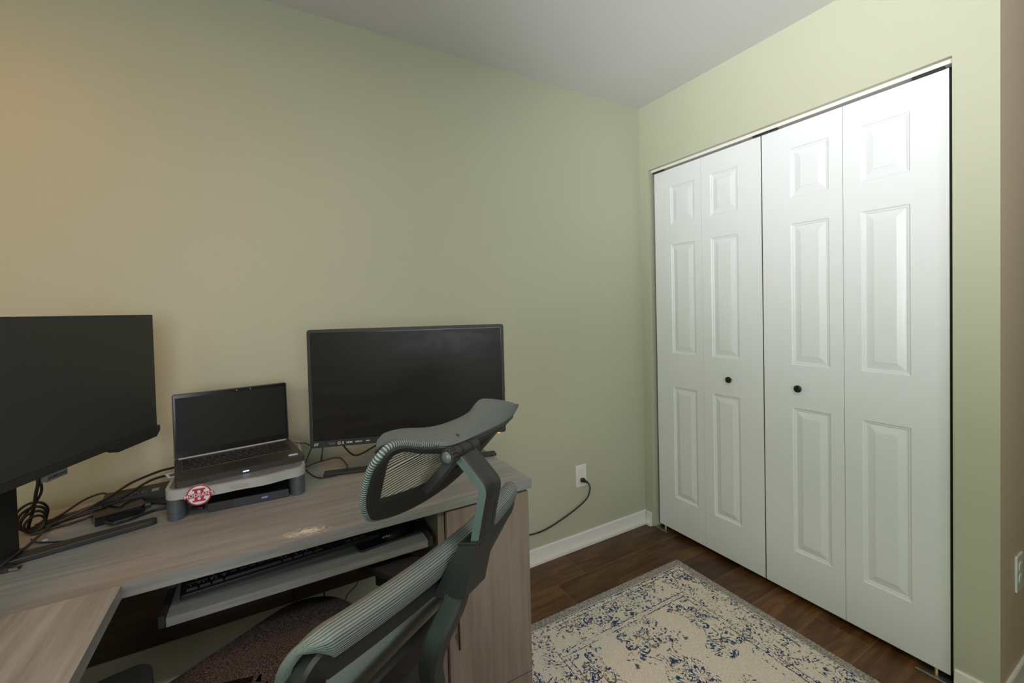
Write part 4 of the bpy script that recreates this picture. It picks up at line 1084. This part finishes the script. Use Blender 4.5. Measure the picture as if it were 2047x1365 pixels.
# ---- headrest hinge
HA, HB = Vector((-.058, -.455, 1.0885)), Vector((.003, -.455, 1.0855))
bm = bmesh.new(); cyl(bm, HA+Vector((.006, 0, 0)), HB, .0095, seg=22)
for t_ in (.35, .72):
    p = HA.lerp(HB, t_); cyl(bm, p-Vector((.001, 0, 0)), p+Vector((.001, 0, 0)), .0104, seg=22)
cf(bm, 'hinge_barrel', M['chair_plastic'], smooth=True)
bm = bmesh.new()
fl = []
for k in range(48):
    a = 2*PI*k/48; rr = .0118 if (k % 4) < 3 else .0104
    fl.append((rr*math.cos(a), rr*math.sin(a)))
prism(bm, fl, 0, .011, Matrix.Translation(HA+Vector((.004, 0, 0))) @ Matrix.Rotation(-PI/2, 4, 'Y'))
kn = cf(bm, 'tension_knob', M['chair_plastic'], bevel=.0008)
bm = bmesh.new(); lathe(bm, [(0, .0026), (.004, .0022), (.0070, .0010), (.0084, -.001)], 28, Matrix.Translation(HA+Vector((-.0070, 0, 0))) @ Matrix.Rotation(-PI/2, 4, 'Y'))
cf(bm, 'knob_cap', plastic('grey_cap', (.10, .105, .11, 1), .3), kn, smooth=True)
# bracket arm from hinge to the lower frame
bm = bmesh.new()
sweep(bm, [(-.028, -.449, 1.083), (-.034, -.424, 1.053), (-.037, -.402, 1.028)], [(-.013, -.006), (.013, -.006), (.013, .006), (-.013, .006)], lambda i: (0, .5, .8))
cf(bm, 'headrest_bracket', M['chair_plastic'], bevel=.001)
bm = bmesh.new(); sweep(bm, [(-.012, -.446, 1.084), (-.006, -.436, 1.094)], [(-.018, -.006), (.018, -.006), (.018, .006), (-.018, .006)], (0, 1, 0))
cf(bm, 'upper_bracket', M['chair_plastic'], bevel=.002)
# ---- headrest frame: rear loop (r,f,z)
OUT = [(-.100, -.4465, 1.1110), (-.1300, -.4455, 1.1215), (-.1520, -.4455, 1.1240), (-.1640, -.4410, 1.1150), (-.1654, -.4275, 1.0964), (-.1573, -.4079, 1.0607), (-.1451, -.3973, 1.0360), (-.1197, -.3825, 1.0146),
       (-.0649, -.3715, .9970), (-.007, -.3682, .9900), (.050, -.3690, .9930), (.095, -.374, 1.006), (.128, -.385, 1.030), (.150, -.402, 1.056), (.166, -.418, 1.078), (.168, -.428, 1.090), (.150, -.438, 1.090), (.09, -.443, 1.088), (.02, -.4475, 1.091), (-.04, -.4475, 1.0955)]
INN = [(-.100, -.4455, 1.1030), (-.1250, -.4435, 1.1130), (-.1410, -.4410, 1.1150), (-.1455, -.4330, 1.1060), (-.1440, -.4250, 1.0880), (-.1365, -.4110, 1.0630), (-.1300, -.4020, 1.0480), (-.1150, -.3965, 1.0400),
       (-.0700, -.3900, 1.0290), (-.0100, -.3852, 1.0205), (.045, -.3870, 1.0230), (.080, -.392, 1.032), (.106, -.401, 1.048), (.124, -.414, 1.066), (.136, -.426, 1.076), (.136, -.432, 1.080), (.120, -.438, 1.081), (.08, -.4410, 1.079), (.02, -.4460, 1.082), (-.04, -.4465, 1.087)]
o1 = crom(OUT, 6, True); i1 = crom(INN, 6, True)
nF = Vector((0, .876, .482))                            # towards the front of the headrest
bm = bmesh.new()
loops = [o1, [a.lerp(b_, .12)-nF*.002 for a, b_ in zip(o1, i1)], [a.lerp(b_, .9)-nF*.001 for a, b_ in zip(o1, i1)], i1, [p+nF*.007 for p in i1], [p+nF*.009 for p in o1]]
vv = [[bm.verts.new(p) for p in l] for l in loops]; n_ = len(o1)
for a, b_ in zip(vv, vv[1:]+vv[:1]):
    for k in range(n_): bm.faces.new((a[k], a[(k+1) % n_], b_[(k+1) % n_], b_[k]))
hf = cf(bm, 'headrest_frame', M['chair_plastic'], smooth=True)
# window mesh
bm = bmesh.new(); rowsw = []; uvw = []
cen = sum(i1, Vector())/len(i1)
NW = 26
# clip rows of constant z to the inner loop
poly = [(p.x, p.z) for p in [a.lerp(b_, .5) for a, b_ in zip(o1, i1)]]
ZP0, ZP1 = min(p[1] for p in poly)+.0015, max(p[1] for p in poly)-.0015
def span(z):
    xs = []
    for k in range(len(poly)):
        (x0, z0), (x1, z1) = poly[k], poly[(k+1) % len(poly)]
        if (z0-z)*(z1-z) < 0: xs.append(x0+(x1-x0)*(z-z0)/(z1-z0))
    return min(xs), max(xs)
for i in range(NW+1):
    z = ZP0+(ZP1-ZP0)*i/NW
    a, b_ = span(z)
    f = -.435+.55*(1.11-z)
    rowsw.append([Vector((a+(b_-a)*k/20, f+.006+.010*math.sin(PI*k/20)*math.sin(PI*i/NW), z)) for k in range(21)]); uvw.append(z*1.14)
grid(bm, rowsw, uvw, [k*.015 for k in range(21)])
cf(bm, 'headrest_mesh', M['mesh_window'], smooth=True)
# ribbed roof pad between the front top line and the rear ridge
F_ = crom([(-.150, -.424, 1.1305), (-.1361, -.415, 1.1330), (-.0954, -.405, 1.1275), (-.0228, -.395, 1.1111), (.0326, -.390, 1.1059), (.0820, -.390, 1.1085), (.1056, -.390, 1.1190), (.1222, -.395, 1.1244), (.1577, -.410, 1.1167), (.1730, -.422, 1.1100), (.1800, -.428, 1.1030)], 7)
B_ = crom([(-.1610, -.4300, 1.1270), (-.1432, -.4345, 1.1281), (-.1192, -.440, 1.1236), (-.0883, -.446, 1.1116), (-.0589, -.450, 1.1015), (-.0250, -.4515, 1.0975), (.0150, -.4515, 1.0970), (.060, -.4490, 1.0950), (.1060, -.4460, 1.0935), (.1550, -.4400, 1.0960), (.1835, -.4320, 1.0985)], 7)
bm = bmesh.new(); rr_ = []
for a, b_ in zip(F_, B_):
    d = b_-a; L_ = d.length; up = Vector((0, .0, 1)); up = (up-d*(up.dot(d)/d.dot(d))).normalized()
    ringp = []
    for k in range(17):
        q = k/16; arch = math.sin(PI*q)**.7
        ringp.append(a.lerp(b_, q)+up*(.0065*arch))
    ringp += [b_+Vector((0, .004, -.006)), a.lerp(b_, .6)+Vector((0, .004, -.011)), a+Vector((0, -.002, -.010))]
    rr_.append(ringp)
uvl = bm.loops.layers.uv.verify()
vv = [[bm.verts.new(p) for p in r] for r in rr_]; m_ = len(rr_[0])
al = [0]
for k in range(1, m_): al.append(al[-1]+(rr_[30][k]-rr_[30][k-1]).length)
al.append(al[-1]+.008)
for i in range(len(vv)-1):
    for k in range(m_):
        k2 = (k+1) % m_
        f = bm.faces.new((vv[i][k], vv[i][k2], vv[i+1][k2], vv[i+1][k]))
        for lp_, (x_, y_) in zip(f.loops, ((i, k), (i, k+1), (i+1, k+1), (i+1, k))): lp_[uvl].uv = (x_*.006, al[y_])
bm.faces.new(vv[0][::-1]); bm.faces.new(vv[-1])
cf(bm, 'headrest_pad', M['mesh_pad'], smooth=True)
# rope-like ribbed edging round the left end
edge = [o1[k % n_]+nF*.005 for k in range(-16, 8*6+5)]
edge = [p+(p-cen).normalized()*.0008 for p in edge]
bm = bmesh.new()
fine = []
for a, b_ in zip(edge, edge[1:]):
    for k in range(4): fine.append(a.lerp(b_, k/4))
tot = 0; ds = [0]
for a, b_ in zip(fine, fine[1:]): tot += (b_-a).length; ds.append(tot)
tube(bm, fine, lambda i: .0045, 10, uvscale=1)
cf(bm, 'headrest_edging', M['mesh_rib'], smooth=True)
# ---- seat
def seat_ring(s, z):
    pts = []
    hw, y0, y1 = .262*s, -.245*s, .254*s+.0
    for (sx, sy, a0) in ((1, 1, 0), (-1, 1, 90), (-1, -1, 180), (1, -1, 270)):
        r = .10 if sy > 0 else .13
        for i in range(9):
            a = math.radians(a0+90*i/8)
            px = sx*(hw-r)+r*math.cos(a); py = (y1-r if sy > 0 else y0+r)+r*math.sin(a)
            if sy > 0: py += .020*(1-(px/hw)**2)
            pts.append((px, py, z))
    return pts
bm = bmesh.new()
lays = [(.90, .462), (.97, .465), (1.0, .476), (1.005, .495), (.995, .512), (.96, .524), (.86, .5285), (.6, .5265), (.25, .524)]
vv = [[bm.verts.new(p) for p in seat_ring(s, z)] for s, z in lays]; n2_ = len(vv[0])
for a, b_ in zip(vv, vv[1:]):
    for k in range(n2_): bm.faces.new((a[k], a[(k+1) % n2_], b_[(k+1) % n2_], b_[k]))
bm.faces.new(vv[0][::-1]); bm.faces.new(vv[-1])
cf(bm, 'seat', M['seat'], smooth=True)
bm = bmesh.new(); vv = [[bm.verts.new(p) for p in seat_ring(s, z)] for s, z in ((.6, .440), (.88, .446), (.93, .4618))]
for a, b_ in zip(vv, vv[1:]):
    for k in range(n2_): bm.faces.new((a[k], a[(k+1) % n2_], b_[(k+1) % n2_], b_[k]))
bm.faces.new(vv[0][::-1]); bm.faces.new(vv[-1])
cf(bm, 'seat_shell', M['chair_plastic'], smooth=True)
bm = bmesh.new(); box(bm, -.10, .10, -.13, .12, .395, .441)
cf(bm, 'tilt_mechanism', M['chair_plastic'], bevel=.008)
# ---- armrests
def armrest(pts_c, ang, zt, stem):
    cx, cy = pts_c
    bm = bmesh.new(); prism(bm, rrect(.095, .235, .030), zt-.022, zt, Matrix.Translation((cx, cy, 0)) @ Matrix.Rotation(ang, 4, 'Z'))
    p = cf(bm, 'arm_pad', M['pad'], bevel=.005)
    bm = bmesh.new()
    prism(bm, rrect(.062, .105, .010), zt-.058, zt-.0222, Matrix.Translation((cx, cy, 0)) @ Matrix.Rotation(ang, 4, 'Z'))
    sweep(bm, crom([(stem, .02, zt-.05), (stem, .015, zt-.12), (stem*1.01, .0, .47), (stem*.93, -.01, .435), (stem*.5, -.01, .428)], 6), [(-.016, -.030), (.016, -.030), (.016, .030), (-.016, .030)], (0, 1, 0))
    cf(bm, 'arm_post', M['black'], bevel=.003)
armrest((.318, .010), math.radians(0), .622, .318)
armrest((-.215, .125), math.radians(-20), .622, -.318)
# ---- gas lift, base, casters
bm = bmesh.new(); cyl(bm, (0, 0, .10), (0, 0, .27), .029); cyl(bm, (0, 0, .27), (0, 0, .396), .016)
cf(bm, 'gas_lift', M['black'], smooth=True)
bm = bmesh.new()
for k in range(5):
    a = 2*PI*k/5+.55; d = Vector((math.cos(a), math.sin(a), 0))
    sweep(bm, [d*.02+Vector((0, 0, .115)), d*.14+Vector((0, 0, .105)), d*.305+Vector((0, 0, .076))], lambda s: [(-.026+.010*s, -.015), (.026-.010*s, -.015), (.020-.010*s, .013), (-.020+.010*s, .013)], (0, 0, 1))
cyl(bm, (0, 0, .085), (0, 0, .135), .045)
cf(bm, 'star_base', M['chair_plastic'], bevel=.003)
for k in range(5):
    a = 2*PI*k/5+.55; d = Vector((math.cos(a), math.sin(a), 0))*.296; s_ = Vector((-math.sin(a+.5), math.cos(a+.5), 0))
    bm = bmesh.new()
    for q in (-1, 1): cyl(bm, d+s_*(q*.006)+Vector((0, 0, .0262)), d+s_*(q*.024)+Vector((0, 0, .0262)), .0255)
    cyl(bm, d+Vector((0, 0, .03)), d+Vector((0, 0, .072)), .008)
    cf(bm, 'caster', M['black'], smooth=True)

# ------------------------------------------------------------------ lights
def area(name, loc, target, sx, sy, energy, col, spread=180):
    l = bpy.data.lights.new(name, 'AREA'); l.shape = 'RECTANGLE'; l.size = sx; l.size_y = sy; l.energy = energy; l.color = col
    l.spread = math.radians(spread)
    o = bpy.data.objects.new(name, l); C.objects.link(o); o.location = loc
    o.rotation_euler = (Vector(target)-Vector(loc)).to_track_quat('-Z', 'Y').to_euler(); return o
WC = ((XF-.14), (WY0+WY1)/2, (WZ0+WZ1)/2)
area('window_sunlit_ground', WC, (.03, -.95, 2.55), 1.1, 1.1, 15.2, (.93, .90, .94), 47)
area('window_garden_light', WC, (0, -1.6, .9), 1.1, 1.1, 15, (.38, 1.0, .68), 170)
area('back_window_fill', ((VX0+VX1)/2, YB-.14, (VZ0+VZ1)/2), (-1.6, 0, 1.0), 1.35, 1.1, 28, (.92, .97, 1.0), 170)  # ambient fill through the added back window
def ceiling_lamp(x, y, label, energy, col, size=.34):
    lamp = thing('ceiling_lamp', label, 'lamp', (x, y, H))
    bm = bmesh.new(); lathe(bm, [(0, -.045), (.12, -.043), (.155, -.034), (.17, -.016), (.17, -.012)], 32)
    finish(bm, 'glass_shade', M['lamp_glass'], lamp, local=True, smooth=True)
    bm = bmesh.new(); lathe(bm, [(0, -.0005), (.175, -.0005), (.175, -.012), (0, -.012)], 32); finish(bm, 'canopy', M['handle_metal'], lamp, local=True)
    l = bpy.data.lights.new('ceiling_lamp_light', 'AREA'); l.shape = 'DISK'; l.size = size; l.energy = energy; l.color = col
    o = bpy.data.objects.new('ceiling_lamp_light', l); C.objects.link(o); o.location = (x, y, H-.05); return o
ceiling_lamp(-1.55, -2.10, 'round warm ceiling lamp added as fill behind the camera', 12.5, (1, .93, .84))  # unseen lamp added as downward fill for rug, floor and desktop
ceiling_lamp(-2.85, -1.10, 'round warm ceiling lamp left of the frame', 8.6, (1, .36, .05))
w = bpy.data.worlds.new('World'); bpy.context.scene.world = w; w.use_nodes = True
w.node_tree.nodes['Background'].inputs[0].default_value = (.75, .9, 1, 1); w.node_tree.nodes['Background'].inputs[1].default_value = .15

# ------------------------------------------------------------------ camera
cd_ = bpy.data.cameras.new('Camera'); cam = bpy.data.objects.new('Camera', cd_); C.objects.link(cam)
yaw, pit, rol = math.radians(29.794), math.radians(-1.2067), math.radians(-1.3862)
f = Vector((math.sin(yaw)*math.cos(pit), math.cos(yaw)*math.cos(pit), math.sin(pit)))
r = Vector((math.cos(yaw), -math.sin(yaw), 0)); uu = r.cross(f)
r2 = r*math.cos(rol)+uu*math.sin(rol); u2 = -r*math.sin(rol)+uu*math.cos(rol)
Mc = Matrix((r2, u2, -f)).transposed().to_4x4(); Mc.translation = Vector((-1.90698, -1.79637, 1.28103))
cam.matrix_world = Mc
cd_.sensor_fit = 'HORIZONTAL'; cd_.sensor_width = 36; cd_.lens = 36*854.867/2047
cd_.shift_y = -(682.5-635.686)/2047; cd_.clip_start = .02
sc = bpy.context.scene; sc.camera = cam
sc.view_settings.view_transform = 'Standard'; sc.view_settings.look = 'None'; sc.view_settings.exposure = 0; sc.view_settings.gamma = 1
sc.view_settings.use_curve_mapping = False
